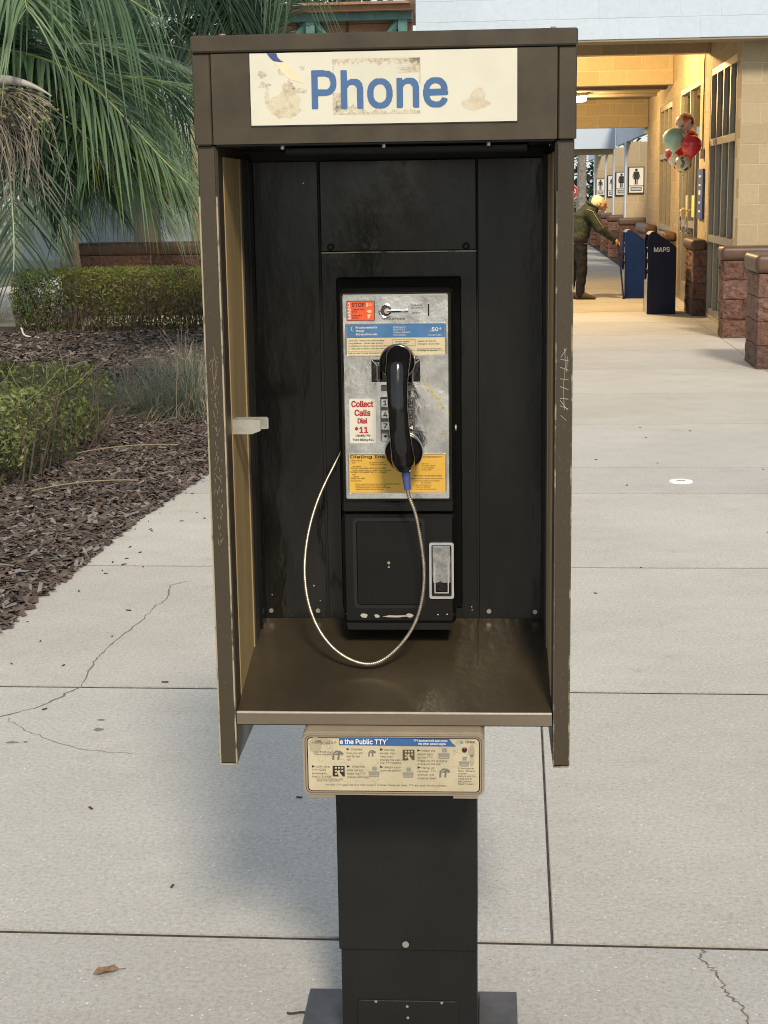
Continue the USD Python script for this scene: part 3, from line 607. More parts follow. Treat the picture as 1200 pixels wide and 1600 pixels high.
# hand-scratched marks on the right flange
scr = []
def sc(*p): scr.append(tube([(x, -.0008, z) for x, z in p], .00042, 4))
xz = .2735
for k, z in enumerate(np.linspace(1.245, 1.17, 6)):
    sc((xz-.006, z+.003*(k % 2)), (xz+.007, z-.002))
sc((xz+.001, 1.262), (xz+.002, 1.235), (xz-.001, 1.20), (xz+.001, 1.166)); sc((xz-.006, 1.182), (xz+.006, 1.166)); sc((xz-.005, 1.158), (xz+.004, 1.150)); sc((xz+.004, 1.262), (xz-.005, 1.248)); sc((xz+.005, 1.25), (xz+.004, 1.225))
put(bo+'/side_panel_001', 'scratches', cat(scr), BARE)
scr = []
xz = -.2725
sc((xz, 1.27), (xz+.003, 1.235), (xz-.002, 1.20)); sc((xz-.003, 1.25), (xz-.002, 1.21))
for k in range(90):
    z = .95+.30*r_.random(); x = xz+r_.gauss(0, .004); sc((x, z), (x+r_.gauss(0, .0012), z+r_.uniform(.002, .007)))
put(bo+'/side_panel', 'scratches', cat(scr), pm('scratch_tan', (.20, .165, .115), .5))

# ================================================================== TELEPHONE
ph = thing('pay_telephone', 'black pay telephone with chrome face, handset on the hook and armoured cord', 'telephone', BL, BR_)
put(ph, 'mounting_plate', dome_plate(-.1055, .1098, .770, 1.3585, .003, .290, .0185, .002), pm('recess_black', (.002, .002, .002), .7, spec=.1))
uh = put(ph, 'upper_housing', dome_plate(-.0962, .0998, .9660, 1.3435, .010, .2005, .09, .005), BLACK2, smooth=20)
put(uh, 'chin', dome_plate(-.0945, .0985, .9640, .9840, .004, .1965, .05, .003), BLACK2)
put(uh, 'chin_slot', bx(-.027, .016, .1958, .197, .9745, .9785), GAP)
put(uh, 'housing_lock', cyl((.1003, .235, 1.105), (1, 0, 0), .006, .004, 14), SCREW)
lh = put(ph, 'lower_housing', dome_plate(-.0948, .1003, .7700, .9620, .008, .1865, .11, .006), BLACK2, smooth=20)
put(lh, 'base_skirt', trimesh.convex.convex_hull(np.array([(-.0935, .190, .786), (.0990, .190, .786), (-.0935, .29, .786), (.0990, .29, .786), (-.0880, .196, .7565), (.0940, .196, .7565), (-.088, .29, .7565), (.094, .29, .7565)])), GAP)
put(lh, 'door_groove', plate(rrect(-.0760, .0475, .7975, .9570, .009).difference(rrect(-.0703, .0423, .8032, .9516, .006)), .1861, .001), GAP)
vd = put(lh, 'coin_door', dome_plate(-.0700, .0420, .8035, .9513, .006, .1850, .004, .0018), BLACK2)
put(vd, 'lock', cat([cyl((-.0145, .1840, .879), (0, 1, 0), .0026, .003, 12), cyl((-.0145, .1840, .8715), (0, 1, 0), .0018, .003, 10)]), pm('lock_brass', (.50, .42, .2), .3, .9))
put(lh, 'front_edge', bx(-.090, .0955, .1868, .1885, .7862, .7885), pm('edge_grey', (.06, .055, .045), .5))
for q in (blob(-.0590, .7845, .0055, .0038, 2, 20, .3), blob(-.0365, .7838, .004, .003, 6, 20, .6), blob(-.005, .7835, .022, .0015, 8, 40, .7), blob(.020, .7848, .0065, .0034, 11, 24, .5), blob(.069, .7865, .0015, .001, 13, 10), blob(.085, .787, .0013, .0012, 15, 10), blob(.0385, .8010, .001, .001, 16, 8)):
    put(lh, 'paint_chip', plate(q, .1855, .002), pm('chip_bare', (.42, .39, .33), .6, .3))
cr_ = put(ph, 'coin_return', plate(rrect(.0550, .0972, .8155, .9145, .004).difference(rrect(.0590, .0932, .8200, .9100, .002)), .1818, .006), CHROME_B)
fl_ = dome_plate(.0600, .0922, .8210, .9090, .002, .1842, .004, .0015); fl_.apply_transform(trimesh.transformations.rotation_matrix(math.radians(6), [1, 0, 0], [.076, .1855, .865]))
put(cr_, 'return_flap', fl_, pm('flap_steel', (.46, .46, .455), .14, 1.0, vscale=90, var=.35))
put(cr_, 'inner_rim', plate(rrect(.0635, .0885, .8250, .9055, .001).difference(rrect(.0655, .0865, .8272, .9030, .0008)), .1828, .0016), CHROME_B)
put(cr_, 'scratched_film', plate(blob(.0770, .880, .004, .016, 31, 40, .35), .1836, .0008), pm('film_grey', (.33, .33, .33), .2, .9))
put(cr_, 'embossed_marks', cat([tube([(.068+r_.random()*.014, .1836, .828+r_.random()*.018) for _ in range(3)], .0008, 4) for _ in range(9)]), INK)

# face plate: raised chrome frame with sunken card windows
fp = put(ph, 'face_plate', dome_plate(-.0878, .0918, .9875, 1.3368, .004, .1930, .0078, .002), CHROME)
def frame(x0, x1, z0, z1, w, y=.1905, m=CHROME_B, r=.002, name='card_frame'):
    c = np.array(rrect(x0-w*.5, x1+w*.5, z0-w*.5, z1+w*.5, r+.001).exterior.coords)
    return put(fp, name, cat([plate(rrect(x0-w, x1+w, z0-w, z1+w, r+.001).difference(rrect(x0, x1, z0, z1, r)), y+.0012, .002), tube(np.c_[c[:, 0], np.full(len(c), y+.0010), c[:, 1]], w*.42, 8)]), m, smooth=50)
put(fp, 'top_ridge', bx(-.0850, .0890, .1915, .1932, 1.3335, 1.3362), CHROME_B)
# instruction sticker
st = put(fp, 'stop_sticker', plate(rrect(-.0795, -.0322, 1.2925, 1.3258, .001), .1915, .0016), INK)
put(st, 'sticker_face', plate(sbox(-.0785, 1.2935, -.0332, 1.3248).buffer(0), .1911, .0004), ORANGE)
put(st, 'sticker_digits', cat([text('1', -.0765, -.0728, 1.3155, .0075, .1906, .0004), text('2', -.0775, -.0722, 1.3055, .0075, .1906, .0004), text('3', -.0775, -.0722, 1.2955, .0075, .1906, .0004)]), WHITE)
put(st, 'sticker_text', cat([text('STOP', -.0705, -.0488, 1.3160, .0065, .1906, .0004), text('Listen for', -.0705, -.0500, 1.3105, .0024, .1906, .0004, False), text('tone', -.0705, -.062, 1.3066, .0024, .1906, .0004, False), text('Deposit', -.0705, -.054, 1.3005, .0024, .1906, .0004, False), text('coins', -.0705, -.0595, 1.2966, .0024, .1906, .0004, False)]), INK)
put(st, 'sticker_icons', cat([plate(q, .1907, .0004) for q in (unary_union([Point(-.0445, 1.3205).buffer(.0018), sbox(-.0462, 1.3160, -.0430, 1.3185), Point(-.0395, 1.3190).buffer(.0022).difference(Point(-.0395, 1.3190).buffer(.0012))]), Polygon([(-.0465, 1.3085), (-.0420, 1.3110), (-.0380, 1.3105), (-.0375, 1.3065), (-.042, 1.3055)]), Polygon([(-.0440, 1.2965), (-.0415, 1.2965), (-.0395, 1.3010), (-.0385, 1.3035), (-.0445, 1.3032)]))]), pm('icon_peach', (.80, .42, .26), .5))
# coin slot group: engraved head, volume lever, slot
put(fp, 'slot_plate', plate(rrect(.0215, .0870, 1.2975, 1.3225, .006), .1922, .001), CHROME)
put(fp, 'reader_ring', cat([tube([(-.0135+.0105*math.cos(t), .1915, 1.3085+.0105*math.sin(t)) for t in np.linspace(0.75, 5.6, 22)], .0020, 8)]), CHROME_B)
put(fp, 'reader_hole', cyl((-.0135, .1925, 1.3085), (0, 1, 0), .0095, .0022, 24), pm('reader_brown', (.06, .025, .015), .4))
put(fp, 'volume_lever', cat([tube([(-.0125, .1900, 1.3085), (.0235, .1900, 1.3090)], .0030, 8), cyl((-.0115, .1905, 1.3085), (0, 1, 0), .0048, .004, 16)]), CHROME_B)
put(fp, 'engraved_text', cat([text('QUARTERS', -.0200, .0185, 1.2935, .0032, .1920, .0008, True), text('DIMES', .0290, .047, 1.3160, .0026, .1916, .0008), text('NICKELS', .0290, .049, 1.3120, .0026, .1916, .0008), text('ONLY', .0300, .044, 1.3035, .0026, .1916, .0008)]), pm('engrave_dark', (.07, .07, .065), .6))
put(fp, 'coin_slot', plate(rrect(.0555, .0600, 1.2975, 1.3215, .0016).difference(rrect(.0566, .0589, 1.2995, 1.3195, .001)), .1905, .0025), CHROME_B)
put(fp, 'slot_hole', bx(.0566, .0589, .1918, .1928, 1.2995, 1.3195), GAP)
# blue and cream rate card
frame(-.0800, .0845, 1.2350, 1.2865, .0026)
rc = put(fp, 'rate_card', bx(-.0798, .0843, .1922, .1932, 1.2352, 1.2640), CARDC)
put(rc, 'card_header', bx(-.0798, .0843, .1919, .1931, 1.2641, 1.2863), CARDB)
put(rc, 'header_text', cat([text('No coins needed for', -.0645, -.0285, 1.2798, .0031, .1914, .0004), text('Charge', -.0645, -.0505, 1.2742, .0031, .1914, .0004), text('800 and Free calls', -.0645, -.0285, 1.2685, .0029, .1914, .0004), text('Emergency', -.0015, .0195, 1.2802, .0026, .1914, .0004, False), text('Dial 911', -.0015, .018, 1.2762, .0026, .1914, .0004, False), text('Coin refund', -.0015, .026, 1.2715, .0026, .1914, .0004, False), text('from phones', -.0015, .019, 1.2672, .0026, .1914, .0004, False),
    text('.50', .0600, .0735, 1.2742, .0062, .1914, .0004), text('¢', .0755, .0785, 1.2768, .0034, .1914, .0004), text('Local Calls', .0570, .0790, 1.2668, .0024, .1914, .0004, False), tube([(-.0700, .1914, 1.2830), (-.0722, .1914, 1.2805), (-.0722, .1914, 1.2775), (-.0702, .1914, 1.2752)], .0006, 4)]), WHITE)
put(rc, 'card_text', cat([text(s, a, b, z, .0021, .1917, .0004, False) for s, a, b, z in (('Local calls - Deposit coins before dialing.', -.0775, -.0165, 1.2586), ('Long distance - Dial all calls directly.', -.0775, -.0185, 1.2541), ('For assistance for charge or collect dial 0 plus the number', -.0775, -.003, 1.2496), ('0 + area code for station, credit and third party', -.0775, -.010, 1.2452), ('Help us: report trouble dial operator free', -.0775, -.018, 1.2375), ('Operator assisted', .001, .0250, 1.2565), ('calls only', .006, .0210, 1.2532), ('Deposit U.S. coins only.', .0395, .0700, 1.2568), ('Change is not provided.', .0395, .0760, 1.2522), ('Local call time limit may apply', .0380, .0790, 1.2440), ('No charge for operator', .0380, .0720, 1.2412), ('Directory assistance', .001, .030, 1.2425))]), INKG)
put(rc, 'card_box', plate(sbox(-.0035, 1.2500, .0355, 1.2612).difference(sbox(-.0031, 1.2504, .0351, 1.2608)), .1918, .0003), INKG)
put(rc, 'card_rule', bx(-.0780, .0830, .1919, .1922, 1.2422-.0005, 1.2422-.0002), INKG)
# cradle
ck = put(fp, 'cradle', plate(rrect(-.0395, .0425, 1.1897, 1.2275, .001), .1912, .002), JET)
for sx in (-1, 1):
    c0 = .0018
    put(ck, 'cradle_wing', trimesh.convex.convex_hull(np.array([(c0+sx*.0400, .1905, 1.1915), (c0+sx*.0400, .1905, 1.2255), (c0+sx*.0300, .166, 1.1960), (c0+sx*.0300, .166, 1.2200), (c0+sx*.0250, .166, 1.1970), (c0+sx*.0250, .166, 1.2190), (c0+sx*.0230, .1905, 1.1925), (c0+sx*.0230, .1905, 1.2245)])), JET)
    put(ck, 'cradle_edge', tube([(c0+sx*.0395, .1892, 1.2262), (c0+sx*.0296, .1652, 1.2200), (c0+sx*.0296, .1652, 1.1958), (c0+sx*.0280, .178, 1.1915)], .0011, 6), pm('wear_grey', (.5, .49, .46), .3, .7))
# keypad, mostly behind the handset
kb = put(fp, 'keypad_bezel', plate(rrect(-.0255, .0335, 1.0885, 1.1640, .002), .1922, .001), pm('bezel_grey', (.12, .12, .115), .4, .5))
for rI in range(4):
    for cI in range(3):
        x, z = -.0170+cI*.0198, 1.1545-rI*.0195
        k_ = put(kb, 'key', dome_plate(x-.0075, x+.0075, z-.0075, z+.0075, .0015, .1885, .004, .0012), CHROME)
        s_ = '123456789*0#'[rI*3+cI]
        put(k_, 'key_digit', text(s_, x-.0035, x+.0035, z-.0040, .008, .1880, .0005), INK)
put(fp, 'volume_button', dome_plate(-.0235, -.0130, 1.1740, 1.1845, .001, .1905, .003, .001), pm('button_grey', (.20, .18, .16), .4))
put(fp, 'volume_button', dome_plate(.0210, .0310, 1.1740, 1.1845, .001, .1905, .003, .001), pm('button_grey', (.2, .18, .16), .4))
# collect call sticker
cs = put(fp, 'collect_sticker', plate(rrect(-.0780, -.0330, 1.0855, 1.1612, .0025), .1920, .0012), STKW)
put(cs, 'sticker_red_text', cat([q_ for dx in (-.00035, .00035) for q_ in [text('Collect', -.0742, -.0375, 1.1478, .0098, .1914, .0005), text('Calls', -.0690, -.0425, 1.1328, .0098, .1914, .0005), text('Dial', -.0640, -.0480, 1.1198, .0083, .1914, .0005), text('*11', -.0690, -.0470, 1.1035, .0098, .1914, .0005)] if q_.apply_translation([dx, dx*.2, 0]) is not None]), REDINK)
put(cs, 'sticker_small_text', cat([text('Usually No', -.0680, -.0430, 1.0972, .0036, .1914, .0005), text('Third Billing #11', -.0735, -.0375, 1.0898, .0034, .1914, .0005)]), INK)
# yellow dialing card
frame(-.0800, .0835, 1.0000, 1.0660, .0022)
yc = put(fp, 'dialing_card', bx(-.0798, .0833, .1922, .1932, 1.0002, 1.0658), YELLOW)
put(yc, 'card_title', text('Dialing Instructions', -.0780, .030, 1.0598, .0048, .1917, .0004), INK)
ln = []
for s, a, b, z, bd in (('LOCAL CALLS', -.0775, -.058, 1.0548, True), ('Station', -.0755, -.069, 1.0510, False), ('Deposit amount then', -.046, -.020, 1.0512, False), ('Wait for dial tone', -.044, -.015, 1.0478, False), ('Long Distance', -.0755, -.060, 1.0448, False), ('WITHIN THIS AREA CODE AND OTHERS', -.0775, -.018, 1.0412, True), ('Direct dialed calls 1 + area code + number', -.0745, -.008, 1.0378, False), ('OPERATOR ASSISTED, 0 + number', -.0775, -.016, 1.0345, True), ('Collect', -.0755, -.069, 1.0308, False), ('Credit card', -.0740, -.064, 1.0272, False), ('DIRECTORY HELP', -.0775, -.053, 1.0238, True), ('Calls to other countries ask operator', -.0775, -.0600, 1.0198, False), ('Dial the operator for help with any call placed from this telephone', -.0700, .006, 1.0140, False), ('Please have the coins ready before you dial', -.0700, -.018, 1.0110, False), ('This telephone does not accept incoming calls', -.0700, -.010, 1.0080, False), ('Report trouble free of charge', -.0700, -.022, 1.0050, False),
        ('EMERGENCY', .0460, .079, 1.0605, True), ('Dial 911', .0430, .056, 1.0490, False), ('Fire, Police, Medical', .0430, .067, 1.0455, False), ('no coin needed', .0430, .064, 1.0418, False), ('ask the operator', .0430, .060, 1.0385, False), ('RATE AND TAX INFORMATION', .0300, .0770, 1.0280, True), ('Rates are subject to change without any notice', .0240, .0790, 1.0235, False), ('All calls are billed by the company', .0320, .074, 1.0195, False), ('serving this site', .0420, .059, 1.0160, False), ('For information on', .0330, .060, 1.0120, False), ('rates or refunds', .0330, .058, 1.0088, False), ('call free, 24 hours a day', .0330, .068, 1.0050, False)):
    ln.append(text(s, a, b, z, .0019 if not bd else .0021, .1917, .0003, bd))
put(yc, 'card_text', cat(ln), pm('brown_ink', (.16, .10, .02), .6))
sp_r = np.random.default_rng(31); specks = []
trail = spline([(.047, 0, 1.188), (.056, 0, 1.180), (.064, 0, 1.170), (.070, 0, 1.160), (.077, 0, 1.148), (.080, 0, 1.138)], 60)
for k in range(170):
    c = trail[sp_r.integers(60)] if k < 120 else (np.array([.079, 0, 1.100]) if k < 140 else np.array([sp_r.uniform(.045, .084), 0, sp_r.uniform(1.09, 1.19)]))
    sc_ = .0032 if k < 140 else .004
    specks.append(plate(blob(c[0]+sp_r.normal(0, sc_), c[2]+sp_r.normal(0, sc_), sp_r.uniform(.0003, .0013), sp_r.uniform(.0003, .0013), k, 9, .8), .1926, .0005))
put(fp, 'sticky_residue', cat(specks), BRASS_DIRT, kind='stuff')
# handset
def bone_mesh(chain, edge, it=8, lam=.5):
    parts = []
    for (a, ra), (b, rb) in zip(chain[:-1], chain[1:]):
        parts.append(m3.Manifold.batch_hull([m3.Manifold.sphere(ra, 20).translate(list(map(float, a))), m3.Manifold.sphere(rb, 20).translate(list(map(float, b)))]))
    m = m3.Manifold.batch_boolean(parts, m3.OpType.Add).refine_to_length(edge); m = tm(m); m.merge_vertices()
    trimesh.smoothing.filter_taubin(m, iterations=it); return m
def cup(c, ax, prof, n=32):
    """turned cup: profile (distance along ax, radius)."""
    ax = np.array(ax, float)/np.linalg.norm(ax)
    return tube([np.array(c)+ax*d for d, _ in prof], [r for _, r in prof], n)
hs = put(ph, 'handset', bone_mesh([((.0105, .118, 1.238), .0215), ((.0095, .098, 1.222), .0195), ((.0095, .086, 1.195), .0170), ((.0105, .080, 1.160), .0162), ((.0125, .082, 1.125), .0165), ((.0150, .092, 1.095), .0180), ((.0165, .108, 1.074), .0200), ((.0170, .122, 1.066), .0200)], .006), JET, smooth=True)
put(hs, 'ear_cap', cup((.0080, .108, 1.2300), (-.02, 1, -.05), [(0, .006), (.004, .020), (.014, .0285), (.034, .0300), (.050, .0295), (.066, .0270), (.070, .022)]), JET, smooth=40)
put(hs, 'mouth_cap', cup((.0165, .108, 1.0765), (0, 1, .1), [(0, .006), (.006, .022), (.018, .0305), (.030, .0318), (.042, .0310), (.050, .026)]), JET, smooth=40)
put(hs, 'cap_ring', tube([(.0165+.0318*math.cos(t), .139, 1.0795+.0318*math.sin(t)) for t in np.linspace(0, 6.283, 40)], .0008, 5), pm('wear_grey', (.5, .49, .46), .3, .7))
put(hs, 'cord_boot', tube([(.0195, .126, 1.049), (.0200, .127, 1.043), (.0210, .128, 1.030), (.0225, .129, 1.017)], [.0078, .0078, .0062, .0058], 16), BOOT, smooth=40)
# armoured cord
cp = spline([(.0225, .129, 1.019), (.0245, .130, 1.005), (.0310, .130, .9880), (.0410, .130, .9440), (.0477, .130, .8908), (.0455, .130, .8353), (.0310, .130, .7850), (.0004, .128, .7420), (-.0420, .124, .7165), (-.0764, .126, .7220), (-.1130, .134, .7460), (-.1425, .150, .7880), (-.1580, .170, .8460), (-.1580, .190, .9010), (-.1480, .210, .9530), (-.1330, .230, .9950), (-.1130, .248, 1.035), (-.1010, .258, 1.058), (-.0950, .262, 1.07)], 900)
rr = .0031+.0002*np.sin(np.arange(900)*2*np.pi/4.0)
put(ph, 'armoured_cord', tube(cp, rr, 8), pm('cord_steel', (.44, .395, .31), .38, .95, vscale=90, var=.28), smooth=60)

# ================================================================== TEXT TERMINAL under the shelf
tt = thing('text_telephone', 'beige public TTY terminal with cracked instruction label under the shelf', 'text phone', BL, BR_)
sh2 = put(tt, 'shell', rbox(-.1455, .1490, -.034, .118, .5415, .6488, .009, 16), TTYB, smooth=40)
put(sh2, 'rim', plate(rrect(-.1445, .1482, .5430, .6465, .011).difference(rrect(-.1378, .1418, .5488, .6410, .007)), -.0355, .004), TTYB)
put(sh2, 'rim_groove', plate(rrect(-.1412, .1450, .5458, .6440, .0095).difference(rrect(-.1400, .1438, .5469, .6428, .0085)), -.0357, .0006), pm('groove_brown', (.08, .06, .04), .7))
put(sh2, 'rim_shadow_gap', plate(rrect(-.1378, .1418, .5488, .6410, .007).difference(rrect(-.1362, .1402, .5503, .6393, .006)), -.0346, .001), GAP)
put(sh2, 'foot_rail', cat([bx(-.135, -.094, -.034, .09, .5380, .5425), bx(.0985, .139, -.034, .09, .5380, .5425)]), TTYB)
lab = put(tt, 'label', plate(rrect(-.1362, .1402, .5503, .6393, .006), -.0352, .0012), TTYC)
Yl = -.0357
bar = Polygon([(-.0852, .6280), (-.0852, .6408), (.0930, .6395), (.0950, .6360), (.0975, .6325), (.1010, .6300), (.1035, .6268)])
put(lab, 'blue_bar', plate(bar, Yl, .0005), pm('label_blue', (.025, .085, .235), .45, vscale=60, var=.1))
put(lab, 'bar_text', cat([text('e the Public TTY', -.0840, -.0085, .6303, .0078, Yl-.0005, .0004, True), text("'", -.0072, -.0060, .6365, .003, Yl-.0005, .0004, True), text('TTY keyboard will open when', .0350, .0895, .6352, .0030, Yl-.0005, .0004), text('the other person signs', .0425, .0870, .6300, .0030, Yl-.0005, .0004)]), WHITE)
for q in (blob(-.124, .628, .011, .013, 61, 40, .35), blob(-.108, .634, .014, .005, 62, 40, .5), blob(.128, .620, .006, .010, 63, 30, .4), blob(.1290, .603, .004, .012, 64, 30, .4), blob(.109, .634, .006, .004, 65, 30, .4)): put(lab, 'stain', plate(q, Yl+.0003, .0003), TTYD)
lt = []
def L(s, a, b, z, h=.0031): lt.append(text(s, a, b, z, h, Yl, .0004, False, slant=.12))
L('How to use a P', -.1285, -.0900, .6300, .0042)
L('To find out', -.1260, -.0960, .6148, .0028); L('how to call', -.1255, -.0975, .6110, .0026)
for z, s, w in zip((.6195, .6132, .6075, .6020), ('Choose', 'how you will', 'pay for the', 'call.'), (.018, .026, .021, .007)): L(s, -.0665 if z > .619 else -.0735, (-.0665 if z > .619 else -.0735)+w, z)
for z, s, w in zip((.6190, .6132, .6078, .6020, .5968), ('Dial the', 'number. Your', 'help can', 'charge the call, then', 'the TTY opens.'), (.016, .025, .021, .0440, .035)): L(s, (-.012 if z > .618 else -.0195), (-.012 if z > .618 else -.0195)+w, z)
for z, s, w in zip((.6180, .6122, .6066, .6010, .5955), ('Watch the', 'signal light', 'on the TTY.', 'It tells you if it is ringing', 'or busy on the line'), (.022, .025, .026, .048, .037)): L(s, (.0475 if z > .617 else .0410), (.0475 if z > .617 else .0410)+w, z)
for z, s, w in zip((.5895, .5838, .5782, .5725), ('Lift the', 'TTY talks', 'automatic', 'from U. S. times.'), (.022, .023, .024, .032)): L(s, -.1235 if z > .589 else -.1305, (-.1235 if z > .589 else -.1305)+w, z)
L('Instructions inside the cover', -.1240, -.0800, .5690, .0020); L('photo and description', -.1220, -.0840, .5660, .0020)
for z, s, w in zip((.5900, .5840, .5782, .5722), ('When the', 'other person', 'types, the TTY', 'drawer will open.'), (.020, .026, .030, .037)): L(s, -.0650 if z > .589 else -.0735, (-.0650 if z > .589 else -.0735)+w, z)
L('Begin your', -.0120, .0140, .5895); L('conversation', -.0190, .0140, .5838)
for z, s, w in zip((.5890, .5830, .5772, .5712), ('Hang up', 'handset. TTY', 'drawer will', 'close by itself.'), (.021, .030, .027, .031)): L(s, .0475 if z > .588 else .0410, (.0475 if z > .588 else .0410)+w, z)
L('For 800 TTY calls, dial 911 then press 0, 5 times. Customer relay, TTY etc, push for any problem.', -.1090, .0890, .5590, .0027)
for z, s, w in zip((.5890, .5845, .5800, .5757, .5712, .5668, .5622), ('If the drawer', 'fails, discard', 'closed,', 'before you try', 'using phone', 'any button', 'keep it open.'), (.026, .027, .015, .028, .022, .021, .026)): L(s, .1065, .1065+w, z, .0025)
put(lab, 'label_text', cat(lt), pm('faded_ink', (.13, .115, .085), .6))
put(lab, 'arrow', cat([plate(Polygon([(x, z), (x+.005, z+.0021), (x, z+.0042)]), Yl, .0004) for x, z in ((-.0732, .6192), (-.0192, .6188), (.0412, .6178), (-.1302, .5893), (-.0732, .5897), (-.0192, .5892), (.0412, .5888))]), INK)
put(lab, 'logo_text', cat([text('Ultratec', .1185, .1345, .6330, .0042, Yl, .0004)]), INKG)
put(lab, 'logo_mark', plate(sbox(.1100, .6320, .1150, .6362), Yl, .0004), pm('logo_blue_grey', (.14, .20, .30), .5))
def keyicon(x, z, s, dark):
    P = sbox(x, z, x+s, z+s*.92)
    for i in range(3):
        for j in range(3):
            if (i, j) in ((2, 0), (1, 0)) : continue
            P = P.difference(rrect(x+s*(.18+.26*i), x+s*(.36+.26*i), z+s*(.14+.27*j), z+s*(.31+.27*j), s*.02))
    return P.difference(Polygon([(x+s*.32, z+s*.45), (x+s*.48, z+s*.5), (x+s*.85, z-s*.02), (x+s*.5, z-s*.02)]))
put(lab, 'keypad_icon', plate(keyicon(-.0965, .5745, .0195, 1), Yl, .0004), INK)
put(lab, 'keypad_icon', plate(keyicon(.0175, .6035, .0190, 1), Yl, .0004), pm('icon_brown', (.055, .04, .02), .6))
def termicon(x, z, s): return unary_union([sbox(x+s*.35, z+s*.60, x+s*.75, z+s*.95), Polygon([(x, z+s*.5), (x+s, z+s*.5), (x+s*.92, z), (x+s*.08, z)]).difference(sbox(x+s*.15, z+s*.12, x+s*.85, z+s*.2))])
put(lab, 'terminal_icon', cat([plate(termicon(-.0385, .5745, .0180), Yl, .0004), plate(termicon(.0170, .5735, .0180), Yl, .0004), plate(termicon(.0745, .6060, .0190), Yl, .0004), plate(termicon(.1080, .5935, .0170), Yl, .0004)]), pm('icon_grey', (.20, .19, .16), .6))
def handicon(x, z, s): return unary_union([Polygon([(x, z), (x+s*.04, z+s*.55), (x+s*.35, z+s*.85), (x+s*.75, z+s*.8), (x+s, z+s*.6), (x+s*.9, z+s*.42), (x+s*.68, z+s*.5), (x+s*.62, z), (x+s*.45, z), (x+s*.5, z+s*.45), (x+s*.2, z+s*.45), (x+s*.18, z)])]).difference(Polygon([(x+s*.18, z+s*.58), (x+s*.5, z+s*.72), (x+s*.5, z+s*.62), (x+s*.2, z+s*.5)]))
put(lab, 'hand_icon', cat([plate(handicon(-.0970, .6030, .0185), Yl, .0004), plate(handicon(.0760, .5745, .0180), Yl, .0004), plate(handicon(-.0385, .6090, .0130), Yl, .0004)]), pm('icon_grey_dark', (.12, .115, .10), .6))
rs = np.random.default_rng(12)
ck_ = []
for k in range(60):
    p = np.array([rs.uniform(-.130, .134), rs.uniform(.556, .632)]); a = rs.uniform(0, 6.28); pts = [p]
    for i in range(4): a += rs.normal(0, .8); pts.append(pts[-1]+.0035*np.array([math.cos(a), math.sin(a)]))
    if all(-.134 < q[0] < .138 and .553 < q[1] < .637 for q in pts): ck_.append(tube([(q[0], Yl+.0003, q[1]) for q in pts], .00022, 3))
put(lab, 'cracks', cat(ck_), pm('crack_brown', (.28, .24, .16), .8), kind='stuff')
put(tt, 'indicator_lamp', tm(m3.Manifold.sphere(.0042, 20).scale([1, .6, 1]).translate([.1172, -.0362, .6215])), LED, smooth=True)

# ================================================================== STREET FURNITURE AND SMALL THINGS
NAVYB = pm('navy_metal', (.0022, .0042, .020), .42, 0, vscale=9, var=.2, rvar=.08, spec=.25)
BLUEB = pm('blue_metal', (.003, .022, .125), .45, 0, vscale=9, var=.2, rvar=.08, spec=.25)
STEEL = pm('satin_steel', (.45, .45, .44), .35, .85)
def maps_box(loc, m, label, lettered, w=.345, h=1.0, d=.52):
    t = thing('map_dispenser', label, 'map dispenser', loc, group='map dispensers in the walkway')
    prof = [(0, 0), (w, 0), (w, h*.80), (w*.97, h*.825)]+[(w*.30, h*.985), (w*.22, h), (w*.12, h*.995), (w*.04, h*.965), (0, h*.90)]
    for k in range(2):
        y = (0, d-.03)[k]
        put(t, 'side_panel', plate(Polygon(prof).buffer(-.004).buffer(.004), y, .028), m)
    edge = [(0, 0), (0, h*.90), (w*.04, h*.965), (w*.12, h*.995), (w*.22, h), (w*.30, h*.985), (w*.97, h*.825)]
    put(t, 'steel_edge', cat([trimesh.convex.convex_hull(np.array([(a[0], y, a[1]) for y in (.03, d-.032)]+[(b[0], y, b[1]) for y in (.03, d-.032)]+[(a[0]+.012, y, a[1]-.012) for y in (.03, d-.032)]+[(b[0]+.012, y, b[1]-.012) for y in (.03, d-.032)])) for a, b in zip(edge[2:-1], edge[3:])]), STEEL)
    put(t, 'back_board', bx(w-.03, w-.004, .03, d-.032, .02, h*.79), m)
    put(t, 'lower_front', bx(.002, .02, .03, d-.032, .0, h*.40), STEEL)
    for k in range(4): put(t, 'shelf', bx(.02, w-.032, .03, d-.032, h*(.40+.13*k), h*(.40+.13*k)+.012), STEEL)
    for k in range(3): put(t, 'map_stack', bx(.03, w-.10, .06, d-.07, h*(.40+.13*k)+.013, h*(.40+.13*k)+.07), STKW)
    if lettered: put(t, 'maps_text', text('MAPS', .072, .262, h*.757, .055, -.004, .006), WHITE)
    return t
maps_box((1.612, 19.67, 0), NAVYB, 'dark navy map dispenser lettered MAPS on its side', True)
maps_box((1.535, 22.62, 0), BLUEB, 'brighter blue map dispenser behind the lettered one, next to the man', False, w=.33, h=.955, d=.6)

